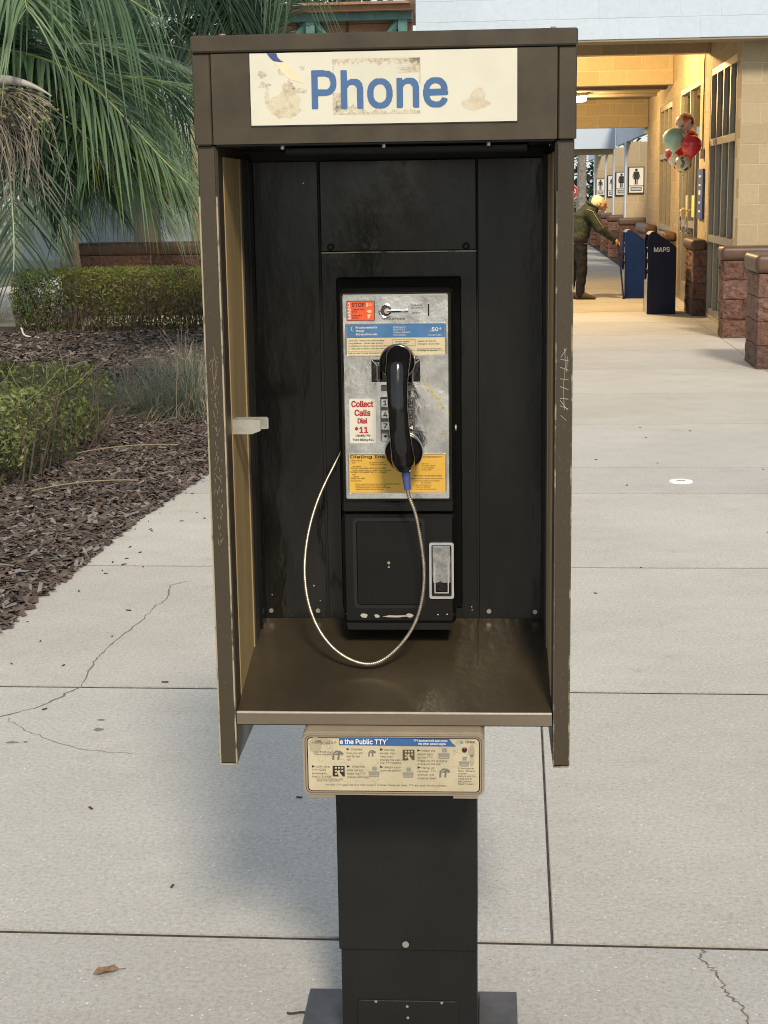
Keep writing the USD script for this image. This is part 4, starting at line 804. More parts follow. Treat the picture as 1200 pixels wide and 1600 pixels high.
# balloons
def balloon(x, y, z, r, m, label, foil=False, extra=None):
    t = thing('balloon', label, 'balloon', (x, y, z), group='balloons in the bunch by the door')
    pr = [(0, -1.28), (.05, -1.26), (.09, -1.20), (.30, -.98), (.62, -.70), (.88, -.32), (1.0, .08), (.95, .45), (.72, .80), (.38, 1.0), (0, 1.06)]
    b = trimesh.creation.revolve(np.array(pr)*r, sections=36)
    if foil: b.vertices[:, 1] *= .55
    put(t, 'skin', b, m, smooth=True)
    put(t, 'knot', cat([tube([(0, 0, -1.25*r), (0, 0, -1.34*r)], [r*.05, r*.14], 10)]), m)
    gx, gy, gz = 1.93-x, 20.15-y, 1.0-z
    put(t, 'string', tube(spline([(0, 0, -1.3*r), (gx*.4+.02, gy*.4, gz*.5), (gx, gy, gz)], 12), .0012, 4), STKW)
    if extra: extra(t, r)
    return t
def patches(cols, seed, scale=1.0, thr=.5):
    nm = f'balloon_print_{seed}'
    n = {'c': ('texture_coordinate', {}), 'v': ('voronoi_texture', {'scale': 17.0*scale, 'randomness': 1.0}), 's': ('separate_color', {}), 'r': ('rgb_ramp', {'ramp': cols, 'interpolate': False}), 'p': ('principled_bsdf', {'roughness': .22, 'coat_weight': .5})}
    return usdkit.material(stage, f'/World/Looks/{nm}', n, [('c.object', 'v.vector'), ('v.color', 's.color'), ('s.r', 'r.fac'), ('r.color', 'p.base_color')], surface='p.BSDF')
lat = lambda n, c: pm(n, c, .22, 0, coat=.6)
balloon(1.985, 19.25, 2.255, .116, patches([(0, (.75, .55, .45)), (.45, (.70, .42, .34)), (.62, (.75, .12, .03)), (.78, (.16, .05, .10)), (.9, (.8, .62, .5))], 1, 1.4), 'pale pink printed balloon with orange and dark motifs, topmost of the bunch')
balloon(2.060, 19.45, 2.080, .108, lat('balloon_dark_red', (.33, .012, .02)), 'dark red balloon half hidden behind the bright red one')
balloon(1.852, 19.20, 2.070, .130, lat('balloon_mint', (.42, .66, .55)), 'pale mint green balloon at the left of the bunch')
balloon(2.045, 19.10, 1.990, .122, lat('balloon_red', (.75, .05, .07)), 'bright red balloon at the right of the bunch')
balloon(1.885, 19.36, 1.890, .116, patches([(0, (.60, .03, .03)), (.55, (.78, .74, .66)), (.75, (.30, .02, .03)), (.88, (.65, .08, .05))], 2, .7), 'red and white printed balloon below the mint one')
balloon(1.962, 19.15, 1.785, .104, patches([(0, (.78, .68, .36)), (.42, (.80, .75, .62)), (.60, (.10, .22, .16)), (.72, (.07, .06, .20)), (.84, (.55, .05, .06)), (.92, (.8, .7, .4))], 3, 1.2), 'cream balloon with green, navy and red motifs, lowest of the bunch')

# cleanout cap in the walkway
t = thing('cleanout_cap', 'round white utility cap set flush in the concrete at right', 'utility cap', (.865, 8.216, .0))
put(t, 'cap_disc', cyl((0, 0, .003), (0, 0, 1), .062, .006, 32, .060), pm('cap_white', (.80, .79, .75), .5, vscale=40, var=.06))
put(t, 'cap_slot', bx(-.022, .022, -.011, .011, .0061, .0068), STAIN)
# dry leaf
t = thing('dry_leaf', 'curled brown dead leaf on the pavement at lower left', 'leaf', (-.803, 2.814, .002), .4)
lp = np.array([(-.026, 0, .003), (-.012, .012, .010), (.005, .013, .007), (.018, .007, .012), (.028, .001, .004), (.016, -.007, .006), (-.002, -.012, .011), (-.014, -.009, .006), (0, 0, .001)])
put(t, 'blade', trimesh.Trimesh(lp, np.array([[i, (i+1) % 8, 8] for i in range(8)]), process=False), pm('dead_leaf', (.16, .10, .055), .8, vscale=120, var=.4))
put(t, 'stalk', tube([(.028, 0, .004), (.040, .003, .002)], .0008, 5), pm('dead_leaf', (.16, .10, .055)))
t = thing('twig_scrap', 'small dark twig beside the left base plate', 'twig', (-.40, 2.675, .003))
put(t, 'twig', tube(spline([(-.022, .004, 0), (-.008, -.003, .004), (.008, .003, .003), (.020, -.004, .001)], 10), .0022, 5), CRACK)
# far stop sign
t = thing('stop_sign', 'red octagonal stop sign far beyond the walkway', 'sign', (2.02, 60, 0))
oc = Polygon([(.33*math.cos(math.pi/8+k*math.pi/4), 1.46+.33*math.sin(math.pi/8+k*math.pi/4)) for k in range(8)])
put(t, 'border', plate(oc, -.010, .008), WHITE); put(t, 'face', plate(oc.buffer(-.02), -.014, .003), pm('sign_red', (.42, .02, .025), .5))
put(t, 'stop_text', text('STOP', -.22, .22, 1.37, .19, -.019, .004), WHITE); put(t, 'post', bx(-.03, .03, 0, .05, 0, 1.8), STEEL)
# white railing behind the hedge at left
t = thing('railing', 'white pipe railing behind the hedge at far left', 'railing', (0, 24, 0))
WP = pm('railing_white', (.72, .74, .74), .5)
for z in (.90, 1.13): put(t, 'rail', tube([(-9.5, 0, z), (-6.9, 0, z)], .022, 8), WP)
for x in (-9.2, -8.05, -6.92): put(t, 'post', tube([(x, 0, -.02), (x, 0, 1.15)], .024, 8), WP)

# ================================================================== PERSON
def person():
    t = thing('person', 'person with short white hair, glasses, dark green jacket and black trousers bending over a cane', 'person', (.955, 22.6, 0))
    SKIN = pm('skin', (.52, .31, .22), .55, vscale=40, var=.05)
    JACK = pm('jacket_green', (.017, .030, .024), .85, vscale=10, var=.2, bump=.004, bscale=22)
    TROU = pm('trousers_black', (.003, .0038, .0075), .8, vscale=12, var=.3, bump=.003, bscale=25)
    SHOE = pm('shoe_brown', (.075, .045, .022), .6); HAIR = pm('hair_white', (.62, .55, .44), .7, vscale=150, var=.12); 
    PIP = pm('piping_pale', (.35, .34, .28), .7)
    def B(bones, edge, it=6):
        ms = [m3.Manifold.batch_hull([m3.Manifold.sphere(ra, 18).translate(list(map(float, a))), m3.Manifold.sphere(rb, 18).translate(list(map(float, b)))]) for (a, ra), (b, rb) in bones]
        m = tm(m3.Manifold.batch_boolean(ms, m3.OpType.Add).refine_to_length(edge)); m.merge_vertices(); trimesh.smoothing.filter_taubin(m, iterations=it); return m
    hipL, hipR = (-.06, -.085, .83), (-.08, .085, .83); kneeL, kneeR = (-.02, -.09, .44), (-.13, .09, .45); ankL, ankR = (-.045, -.09, .075), (-.20, .09, .075)
    waist, chest, neck0 = (-.055, 0, .92), (.00, 0, 1.12), (.125, 0, 1.262)
    shL, shR = (.075, -.175, 1.215), (.075, .165, 1.215); elL, elR = (.215, -.215, .985), (.20, .20, .99); wrL, wrR = (.405, -.13, .835), (.395, .07, .86)
    head = (.212, -.01, 1.325)
    body = B([((hipL, .07), (kneeL, .055)), ((kneeL, .055), (ankL, .04)), ((hipR, .07), (kneeR, .055)), ((kneeR, .055), (ankR, .04)), ((hipL, .08), (waist, .09)), ((hipR, .08), (waist, .09)), ((waist, .10), (chest, .11)), ((chest, .11), (neck0, .055)), ((chest, .08), (shL, .05)), ((chest, .08), (shR, .05)),
              ((shL, .045), (elL, .036)), ((elL, .036), (wrL, .026)), ((shR, .045), (elR, .036)), ((elR, .036), (wrR, .026)), ((neck0, .055), (head, .058)),
              (((.200, -.01, 1.345), .086), ((.235, -.01, 1.310), .080)), (((.255, -.01, 1.285), .055), ((.272, -.01, 1.248), .038)), (((.305, -.01, 1.297), .016), ((.318, -.01, 1.277), .015)), (((.205, -.095, 1.305), .020), ((.200, -.097, 1.332), .018)), (((.205, .075, 1.305), .020), ((.200, .077, 1.332), .018))], .016, 4)
    put(t, 'body', body, SKIN, smooth=True)
    # hands: palm, four fingers closed round the cane head, thumb
    for w, top in ((wrL, (.472, -.095, .792)), (wrR, (.455, .03, .80))):
        w = np.array(w); d = np.array(top)-w; L_ = np.linalg.norm(d); d /= L_
        pal = w+d*.055; bones = [((w, .026), (pal, .030))]
        side = np.array([0, 1.0, 0])
        for k, (o, ln_) in enumerate(((-.030, .060), (-.010, .068), (.010, .064), (.030, .052))):
            a = pal+side*o+d*.020; b = a+d*ln_*.55+np.array([0, 0, .004]); c = b+d*ln_*.12+np.array([0, 0, -.034])
            bones += [((a, .0105), (b, .0095)), ((b, .0095), (c, .0085))]
        a = w+d*.03-side*.024; bones += [((a, .012), (a+d*.035-side*.018, .010)), ((a+d*.035-side*.018, .010), (a+d*.055-side*.010+np.array([0, 0, -.02]), .009))]
        put(t, 'hand', B(bones, .007, 3), SKIN, smooth=True)
    jk = B([((hipL, .105), (waist, .135)), ((hipR, .105), (waist, .135)), ((waist, .145), ((-.035, 0, 1.02), .150)), (((-.035, 0, 1.02), .150), (chest, .148)), ((chest, .148), (neck0, .085)), ((chest, .11), (shL, .075)), ((chest, .11), (shR, .075)),
            ((shL, .076), (elL, .058)), ((elL, .060), (wrL, .042)), ((shR, .076), (elR, .058)), ((elR, .060), (wrR, .042)), (((-.045, -.07, 1.16), .075), ((.04, -.02, 1.26), .07)), ((neck0, .082), ((.150, -.005, 1.285), .074))], .016, 6)
    v = jk.vertices; v += (jk.vertex_normals*((meshkit.fbm(v*14, 3, 3)-.5)*.022)[:, None])
    jk = jk.slice_plane([0, 0, .765], [0, 0, 1]); jkp = put(t, 'jacket', jk, JACK, smooth=True)
    put(jkp, 'collar', tube([(.118+.078*math.cos(a), .0+.078*math.sin(a), 1.300-.05*math.cos(a)) for a in np.linspace(0.5, 5.8, 20)], .017, 8), JACK, smooth=True)
    put(jkp, 'piping', cat([tube(spline([(.03, -.235, 1.245), (.075, -.255, 1.235), (.13, -.245, 1.205)], 10), .004, 5), tube(spline([(.125, -.25, 1.20), (.215, -.268, 1.06), (.26, -.262, .99)], 10), .003, 5)]), PIP)
    put(jkp, 'hem', tube([(-.055+.150*math.cos(a), .165*math.sin(a), .775) for a in np.linspace(0, 6.283, 28)], .016, 6), pm('hem_dark', (.05, .05, .04), .8))
    tr = B([((hipL, .112), ((-.06, 0, .86), .12)), ((hipR, .112), ((-.06, 0, .86), .12)), ((hipL, .105), (kneeL, .076)), ((kneeL, .076), (ankL, .060)), ((hipR, .105), (kneeR, .076)), ((kneeR, .076), (ankR, .060))], .018, 5)
    v = tr.vertices; v += (tr.vertex_normals*((meshkit.fbm(v*16+9, 3, 8)-.5)*.025)[:, None])
    put(t, 'trousers', tr, TROU, smooth=True)
    for an in (ankL, ankR):
        x, y, _ = an
        s = tm(m3.Manifold.batch_hull([m3.Manifold.sphere(.042, 16).scale([1, .9, .8]).translate([x-.03, y, .045]), m3.Manifold.sphere(.045, 16).scale([1, .95, .55]).translate([x+.10, y, .034]), m3.Manifold.sphere(.036, 16).scale([1, .9, .5]).translate([x+.185, y, .026]), m3.Manifold.sphere(.048, 16).translate([x+.01, y, .075])]))
        sp = put(t, 'shoe', s, SHOE, smooth=40)
        put(sp, 'sole', tm(m3.Manifold.batch_hull([m3.Manifold.cylinder(.014, .042, .042, 18).translate([x-.032, y, .0]), m3.Manifold.cylinder(.014, .046, .046, 18).translate([x+.10, y, 0]), m3.Manifold.cylinder(.014, .034, .034, 18).translate([x+.188, y, 0])])), CRACK)
    hm = tm(m3.Manifold.batch_hull([m3.Manifold.sphere(.094, 24).translate([.196, -.01, 1.350]), m3.Manifold.sphere(.070, 24).translate([.165, -.01, 1.318])])-m3.Manifold.batch_hull([m3.Manifold.sphere(.09, 20).translate([.29, -.01, 1.30]), m3.Manifold.sphere(.09, 20).translate([.36, -.01, 1.38]), m3.Manifold.sphere(.05, 20).translate([.235, -.01, 1.425]), m3.Manifold.sphere(.05, 20).translate([.25, -.01, 1.22])]))
    put(t, 'hair', hm, HAIR, smooth=50)
    put(t, 'glasses', cat([tube([(.301, y+.020*math.cos(a), 1.312+.016*math.sin(a)) for a in np.linspace(0, 6.283, 16)], .0028, 5) for y in (-.046, .026)]+[tube([(.301, -.068, 1.316), (.200, -.106, 1.326)], .003, 5), tube([(.301, .048, 1.316), (.200, .086, 1.326)], .003, 5), tube([(.303, -.026, 1.314), (.303, .006, 1.314)], .0025, 5)]), INK)
    put(t, 'eye', cat([tm(m3.Manifold.sphere(.009, 12).translate([.288, y, 1.311])) for y in (-.046, .026)]), INK)
    put(t, 'mouth', tube([(.306, -.035, 1.254), (.312, -.01, 1.252), (.306, .015, 1.254)], .004, 5), pm('lip', (.38, .14, .11), .6))
person()
t = thing('walking_cane', 'dark blue cane leaning from the bent person towards the blue dispenser', 'cane', (1.415, 22.53, 0))
put(t, 'shaft', tube([(.01, -.03, .775), (.06, .0, .40), (.105, .02, .012)], .012, 8), pm('cane_navy', (.02, .02, .09), .4))
put(t, 'cane_handle', tube(spline([(-.06, -.05, .760), (-.03, -.05, .790), (.0, -.04, .798), (.015, -.03, .770)], 10), .014, 8), INK)
put(t, 'rubber_tip', cyl((.105, .02, .012), (0, 0, 1), .016, .024, 12), INK)

# ================================================================== VEGETATION
def leafm(name, col, tr=.35, var=.3, vs=6):
    return pm(name, col, .42, 0, vscale=vs, var=var, translucent=tr, spec=.4)
PALM = [leafm('palm_green_one', (.070, .125, .066)), leafm('palm_green_two', (.130, .205, .105)), leafm('palm_green_three', (.038, .072, .045)), leafm('palm_green_pale', (.16, .23, .165))]
PALMY = leafm('palm_yellow_green', (.20, .24, .06)); RACH = pm('palm_rachis', (.26, .27, .085), .5, vscale=4, var=.2); RACHP = pm('palm_rachis_pale', (.36, .38, .26), .5)
DEADP = pm('palm_fibre_dead', (.20, .175, .14), .85, vscale=12, var=.35)
def ribbons(B, D, N, Lh, W, droop, seg=6, curl=0.0):
    """n tapering leaflets: base B, direction D, width axis N (n x 3); lengths Lh, widths W, sag droop."""
    n = len(B); s = np.linspace(0, 1, seg+1)
    P = B[:, None]+D[:, None]*(Lh[:, None]*s)[..., None]
    P[..., 2] -= (droop*Lh)[:, None]*s**2
    sh = 1-np.clip(np.abs(D[:, 2]), 0, 1)*0
    prof = np.interp(s, [0, .06, .3, .75, 1], [.45, .8, 1, .7, .04])
    off = N[:, None]*(W[:, None]*prof)[..., None]*.5
    mid = P.copy(); mid[..., 2] -= (W[:, None]*prof)*.22
    V = np.stack([P-off, mid, P+off], 2).reshape(n, -1, 3)
    k = np.arange(seg)[:, None]*3
    q = np.concatenate([np.stack([k+j, k+j+1, k+j+4, k+j+3], -1).reshape(-1, 4) for j in (0, 1)])
    F = np.vstack([q[:, [0, 1, 2]], q[:, [0, 2, 3]]])
    F = (F[None]+(np.arange(n)*V.shape[1])[:, None, None]).reshape(-1, 3)
    return V.reshape(-1, 3), F
def frond(parent, pts, L0, n, w, mat, rm=None, droop=.35, lift=.15, fwd=.75, seed=0, rad=.011, shape=None, sides=(-1, 1), up=None, start=.0, tip=.55):
    r = np.random.default_rng(seed+100)
    C = spline(pts, 60); T = np.gradient(C, axis=0); T /= np.linalg.norm(T, axis=1, keepdims=True)
    U = np.array([0, 0, 1.0]) if up is None else np.array(up, float)
    Bs, Ds, Ns, Ls, Ws, Dr = [], [], [], [], [], []; n = int(n*.9)
    for sd in sides:
        tt_ = np.linspace(start, 1, n)+r.normal(0, .25/n, n); tt_ = np.clip(tt_, 0, 1); i = tt_*59
        c = np.stack([np.interp(i, np.arange(60), C[:, k]) for k in range(3)], -1); t = np.stack([np.interp(i, np.arange(60), T[:, k]) for k in range(3)], -1)
        S = np.cross(t, U); S /= np.linalg.norm(S, axis=1, keepdims=True)+1e-9; Nn = np.cross(S, t)
        d = S*sd*1.0+t*(fwd+.5*tt_[:, None])+Nn*(lift+r.normal(0, .10, (n, 1)))+r.normal(0, .075, (n, 3)); d /= np.linalg.norm(d, axis=1, keepdims=True)
        nn = np.cross(d, np.cross(t, d)); nn = np.cross(d, Nn); nn /= np.linalg.norm(nn, axis=1, keepdims=True)+1e-9
        Bs.append(c); Ds.append(d); Ns.append(nn)
        Ls.append(L0*np.interp(tt_, [0, .15, .5, .85, 1], [.6, .9, 1, .75, tip])*r.uniform(.85, 1.12, n)); Ws.append(w*np.interp(tt_, [0, .2, .8, 1], [.7, 1, .9, .5])*r.uniform(.8, 1.15, n)); Dr.append(droop*r.uniform(.35, 1.6, n))
    V, F = ribbons(np.vstack(Bs), np.vstack(Ds), np.vstack(Ns), np.concatenate(Ls), np.concatenate(Ws), np.concatenate(Dr))
    fp_ = put(parent, 'frond', (V, F), mat)
    put(fp_, 'rachis', tube(C, np.linspace(rad, rad*.25, 60), 6), rm or RACH, smooth=True)
    return fp_
# the palm whose crown fills the top left; crown centre stands beyond the left edge of the view
PC = np.array([-3.30, 9.6, 2.42])
palm = thing('feather_palm', 'low feather palm with long drooping fronds and a fruit stalk at top left', 'palm', group='feather palms in the bed')
put(palm, 'trunk', tube(spline([(-3.62, 9.75, -.05), (-3.58, 9.72, .9), (-3.48, 9.66, 1.8), (-3.34, 9.6, 2.42)], 20), np.linspace(.15, .11, 20)+.008*np.sin(np.arange(20)*2.1), 14), pm('palm_trunk', (.17, .145, .12), .9, vscale=14, var=.35, bump=.01, bscale=30))
def F(pts, *a, **k): return frond(palm, [PC+np.array([0, 0, 0])]+[np.array(p, float) for p in pts] if k.pop('fromc', True) else [np.array(p, float) for p in pts], *a, **k)
# main bright frond arching down to the booth
F([(-2.82, 9.35, 2.325), (-2.48, 9.2, 2.175), (-2.18, 9.1, 1.905), (-1.86, 9.05, 1.58)], .62, 78, .0205, PALM[1], RACH, droop=.55, lift=.10, seed=1, rad=.012)
F([(-2.75, 9.7, 2.30), (-2.35, 9.8, 2.225), (-1.9, 9.9, 2.16), (-1.45, 9.95, 2.02)], .55, 70, .0190, PALM[1], RACH, droop=.30, lift=.05, seed=2, rad=.010)
F([(-2.9, 9.9, 2.10), (-2.6, 10.0, 1.93), (-2.3, 10.05, 1.74), (-2.05, 10.1, 1.50)], .50, 70, .0205, PALM[0], RACH, droop=.6, seed=3)
F([(-3.0, 9.5, 2.15), (-2.78, 9.45, 1.86), (-2.6, 9.4, 1.66), (-2.5, 9.4, 1.46)], .46, 66, .0205, PALM[2], RACH, droop=.6, seed=4)
F([(-2.95, 9.2, 2.05), (-2.88, 9.0, 1.80), (-2.84, 8.9, 1.48), (-2.84, 8.85, 1.10)], .50, 56, .0200, PALM[2], RACHP, droop=.35, seed=5, lift=.0)
F([(-2.95, 9.3, 2.62), (-2.65, 9.1, 2.72), (-2.3, 8.95, 2.66), (-1.95, 8.85, 2.46)], .60, 74, .0205, PALM[0], RACH, droop=.9, seed=6)
F([(-3.0, 9.8, 2.75), (-2.75, 9.9, 2.95), (-2.35, 10.1, 3.0), (-1.85, 10.3, 2.85)], .65, 80, .0215, PALM[2], RACH, droop=.9, seed=7)
F([(-3.1, 9.3, 2.70), (-2.98, 9.0, 2.85), (-2.8, 8.8, 2.78), (-2.6, 8.6, 2.50)], .62, 70, .0215, PALM[1], RACH, droop=.7, seed=8)
F([(-3.05, 10.0, 2.6), (-2.8, 10.4, 2.55), (-2.5, 10.8, 2.35), (-2.25, 11.1, 2.0)], .60, 70, .0205, PALM[2], RACH, droop=.6, seed=9)
F([(-3.1, 10.1, 2.4), (-2.9, 10.5, 2.2), (-2.75, 10.8, 1.9), (-2.62, 11.0, 1.5)], .60, 66, .0205, PALM[0], RACH, droop=.6, seed=10)
F([(-3.45, 9.2, 2.5), (-3.45, 8.8, 2.4), (-3.3, 8.5, 2.1), (-3.1, 8.4, 1.7)], .60, 60, .0205, PALM[0], RACH, droop=.6, seed=11)
F([(-3.2, 9.9, 2.15), (-3.1, 10.1, 1.8), (-3.0, 10.2, 1.6), (-2.95, 10.3, 1.4)], .45, 60, .0200, PALM[2], RACH, droop=.5, seed=12)
F([(-3.7, 9.6, 2.7), (-4.1, 9.6, 2.7), (-4.5, 9.6, 2.4), (-4.8, 9.6, 1.9)], .6, 60, .0205, PALM[0], RACH, droop=.6, seed=13)
F([(-3.5, 10.0, 2.8), (-3.8, 10.5, 3.0), (-4.2, 11, 2.8), (-4.5, 11.4, 2.3)], .6, 60, .0205, PALM[1], RACH, droop=.6, seed=14)
F([(-3.3, 9.5, 2.85), (-3.15, 9.4, 3.15), (-2.9, 9.2, 3.25), (-2.6, 9.0, 3.1)], .62, 70, .0210, PALM[3], RACH, droop=.8, seed=15)
F([(-2.85, 9.6, 2.22), (-2.52, 9.55, 2.02), (-2.22, 9.5, 1.80), (-2.0, 9.5, 1.56)], .50, 74, .0200, PALMY, RACH, droop=.75, seed=16)
F([(-2.9, 9.75, 2.42), (-2.5, 9.95, 2.42), (-2.1, 10.1, 2.30), (-1.75, 10.25, 2.05)], .58, 70, .0190, PALM[3], RACHP, droop=.45, seed=17)
F([(-2.8, 9.75, 2.36), (-2.41, 9.8, 2.20), (-2.15, 9.8, 1.98), (-2.0, 9.8, 1.70)], .62, 74, .0205, PALM[1], RACH, droop=.75, seed=18)
F([(-2.85, 9.7, 2.16), (-2.55, 9.7, 2.02), (-2.27, 9.7, 1.84), (-2.03, 9.7, 1.56)], .58, 74, .0205, PALM[0], RACH, droop=.75, seed=19)
F([(-2.8, 10.1, 2.40), (-2.4, 10.3, 2.36), (-2.0, 10.4, 2.18), (-1.75, 10.45, 1.86)], .62, 76, .0205, PALM[2], RACH, droop=.8, seed=20)
# pale boat-shaped spathe and the fruit stalk under it
sp_ = spline([(-3.20, 9.0, 2.14), (-2.90, 8.78, 2.15), (-2.68, 8.72, 2.125), (-2.52, 8.70, 2.05)], 24)
put(palm, 'spathe', tube(sp_, np.interp(np.linspace(0, 1, 24), [0, .3, .7, 1], [.035, .040, .024, .003]), 10), pm('spathe_grey', (.34, .31, .30), .7, vscale=20, var=.15), smooth=True)
fb, fs = [], []
for k in range(60):
    a0 = np.array([-2.90, 8.80, 2.07]); e = np.array([rng.uniform(-2.88, -2.50), 8.75+rng.normal(0, .08), rng.uniform(1.86, 2.05)])
    c = spline([a0, (a0+e)/2+[0, 0, .05], e], 8); fs.append(tube(c, .0028, 4))
    for q in c[3:]:
        if rng.random() < .6:
            b = trimesh.creation.icosphere(1, rng.uniform(.006, .0105)); b.apply_translation(q+rng.normal(0, .008, 3)); fb.append(b)
fk = put(palm, 'fruit_stalk', cat(fs), DEADP)
put(fk, 'fruit', cat(fb), pm('palm_fruit', (.20, .20, .07), .5, vscale=25, var=.4), smooth=True, kind='stuff')
ds = []
for k in range(150):
    a0 = np.array([-2.92+rng.normal(0, .10), 8.80+rng.normal(0, .10), 1.99+rng.normal(0, .05)]); ln_ = rng.uniform(.3, .75); an = rng.uniform(-.5, 1.0)
    e = a0+np.array([math.sin(an)*ln_*.7, rng.normal(0, .08), -math.cos(an)*ln_*.75])
    ds.append(tube(spline([a0, (a0+e)/2+[.08*math.sin(an)+rng.normal(0, .03), 0, .09], e], 7), .0026, 3))
put(palm, 'dead_fibres', cat(ds), DEADP, kind='stuff')
# second palm behind, its fronds hang in from above
palm2 = thing('feather_palm', 'taller feather palm behind, only its hanging fronds show above the booth top', 'palm', group='feather palms in the bed')
P2 = np.array([-2.05, 13.6, 2.75])
put(palm2, 'trunk', tube(spline([(-1.95, 13.7, -.1), (-1.96, 13.68, .9), (-2.0, 13.64, 1.9), P2], 16), np.linspace(.17, .12, 16), 14), _m['palm_trunk'])
def F2(pts, *a, **k): return frond(palm2, [P2]+[np.array(p, float) for p in pts], *a, **k)
F2([(-2.3, 13.2, 4.35), (-1.95, 12.8, 4.22), (-1.65, 12.5, 3.98), (-1.42, 12.2, 3.66)], .85, 84, .0205, PALM[0], RACH, droop=.85, seed=31)
F2([(-2.4, 13.0, 4.2), (-2.3, 12.5, 4.05), (-2.2, 12.1, 3.75), (-2.12, 11.8, 3.4)], .85, 80, .0205, PALM[2], RACH, droop=.8, seed=32)
F2([(-2.2, 13.5, 4.4), (-1.75, 13.35, 4.32), (-1.35, 13.2, 4.08), (-1.05, 13.1, 3.72)], .80, 80, .0200, PALM[1], RACH, droop=.85, seed=33)
F2([(-2.65, 13.0, 4.2), (-2.75, 12.5, 4.0), (-2.8, 12.1, 3.65), (-2.82, 11.9, 3.2)], .85, 80, .0210, PALM[3], RACH, droop=.7, seed=34)
F2([(-3.0, 13.4, 4.2), (-3.35, 13.2, 4.0), (-3.6, 13.1, 3.6), (-3.75, 13.0, 3.1)], .85, 80, .0210, PALM[2], RACH, droop=.7, seed=35)
F2([(-2.5, 13.3, 4.0), (-2.35, 13.1, 3.6), (-2.28, 13.0, 3.2), (-2.25, 12.95, 2.8)], .80, 76, .0210, PALM[2], RACH, droop=.6, seed=36)
F2([(-2.8, 13.2, 4.0), (-3.0, 13.0, 3.55), (-3.1, 12.95, 3.1), (-3.15, 12.9, 2.7)], .80, 76, .0210, PALM[0], RACH, droop=.6, seed=37)
F2([(-2.4, 13.9, 4.6), (-2.0, 14.2, 4.7), (-1.6, 14.5, 4.5), (-1.25, 14.8, 4.1)], .85, 80, .0205, PALM[2], RACH, droop=.9, seed=38)
F2([(-3.0, 13.9, 4.6), (-3.5, 14.2, 4.6), (-4.0, 14.4, 4.2), (-4.3, 14.6, 3.6)], .85, 80, .0205, PALM[0], RACH, droop=.9, seed=39)
F2([(-2.3, 13.3, 4.15), (-2.0, 13.0, 3.85), (-1.8, 12.8, 3.5), (-1.7, 12.7, 3.1)], .80, 76, .0205, PALM[0], RACH, droop=.75, seed=40)

def random_fronds(parent, c, n, length, L0, w, seed, az=(0, 6.283), el=(-.7, 1.1), cnt=64):
    rs = np.random.default_rng(seed)
    for k in range(n):
        a = rs.uniform(*az); e = rs.uniform(*el); l = length*rs.uniform(.85, 1.15); h = np.array([math.cos(a), math.sin(a), 0])
        p = [np.array(c)+h*.05]
        for i in range(1, 5):
            u = i/4; p.append(np.array(c)+h*l*(math.cos(e)*u*.95)+np.array([0, 0, l*(math.sin(e)*u-(.62 if e > 0 else .30)*u*u)]))
        frond(parent, p, L0, cnt, w, PALM[int(rs.choice([0, 2, 1, 3]))], RACH, droop=rs.uniform(.45, .8), seed=seed*50+k)
random_fronds(palm, PC+np.array([-.1, .35, .1]), 9, 1.45, .60, .019, 71, el=(-.35, 1.1))
random_fronds(palm, PC+np.array([0, .4, 0]), 6, 1.15, .50, .019, 73, az=(-.9, .9), el=(-.6, .4))
palm3 = thing('feather_palm', 'grey trunked palm standing behind the hedge in front of the side building', 'palm', group='feather palms in the bed')
P3 = np.array([-5.40, 19.0, 3.0])
put(palm3, 'trunk', tube(spline([(-5.38, 19.0, -.1), (-5.40, 19.05, .9), (-5.42, 19.0, 1.9), P3], 16), np.linspace(.13, .11, 16)+.006*np.sin(np.arange(16)*2.3), 12), _m['palm_trunk'])
random_fronds(palm3, P3, 36, 2.1, .80, .022, 81, el=(-.7, 1.3), cnt=60)
palm4 = thing('feather_palm', 'farthest palm of the group, mostly hidden by the other fronds', 'palm', group='feather palms in the bed')
P4 = np.array([-7.3, 20.0, 3.4])
put(palm4, 'trunk', tube(spline([(-7.3, 20.0, -.1), (-7.33, 20.0, 1.2), (-7.32, 20.0, 2.2), P4], 16), np.linspace(.13, .11, 16), 12), _m['palm_trunk'])
random_fronds(palm4, P4, 34, 2.0, .75, .022, 91, el=(-.7, 1.3), cnt=60)
random_fronds(palm2, P2, 12, 1.9, .8, .020, 95, az=(1.8, 4.6), el=(.3, 1.3))

def leaves(P, size, rs, flat=.0, nrm=None):
    """leaf quads (two triangles, slightly folded) at points P."""
    n = len(P); d = rs.normal(0, 1, (n, 3)); 
    if nrm is not None: d += nrm*1.2
    d[:, 2] += flat; d /= np.linalg.norm(d, axis=1, keepdims=True)
    u = np.cross(d, rs.normal(0, 1, (n, 3))); u /= np.linalg.norm(u, axis=1, keepdims=True)+1e-9; w = np.cross(d, u)
    s = size*rs.uniform(.6, 1.3, (n, 1))
    V = np.stack([P-u*s, P+w*s*.42+d*s*.12, P+u*s, P-w*s*.42+d*s*.12], 1).reshape(-1, 3)
    F = (np.array([[0, 1, 2], [0, 2, 3]])[None]+4*np.arange(n)[:, None, None]).reshape(-1, 3)
    return V, F
HG = [leafm('hedge_green_one', (.105, .135, .034), .3, .3, 9), leafm('hedge_green_two', (.15, .175, .042), .3, .3, 9), leafm('hedge_olive', (.085, .09, .036), .25, .3, 9)]
SG = [leafm('shrub_green_one', (.100, .125, .036), .3, .3, 9), leafm('shrub_green_two', (.155, .185, .052), .3, .3, 9), leafm('shrub_green_three', (.060, .075, .028), .3, .3, 9)]
TWIG = pm('twig_brown', (.085, .062, .045), .9, vscale=30, var=.3)
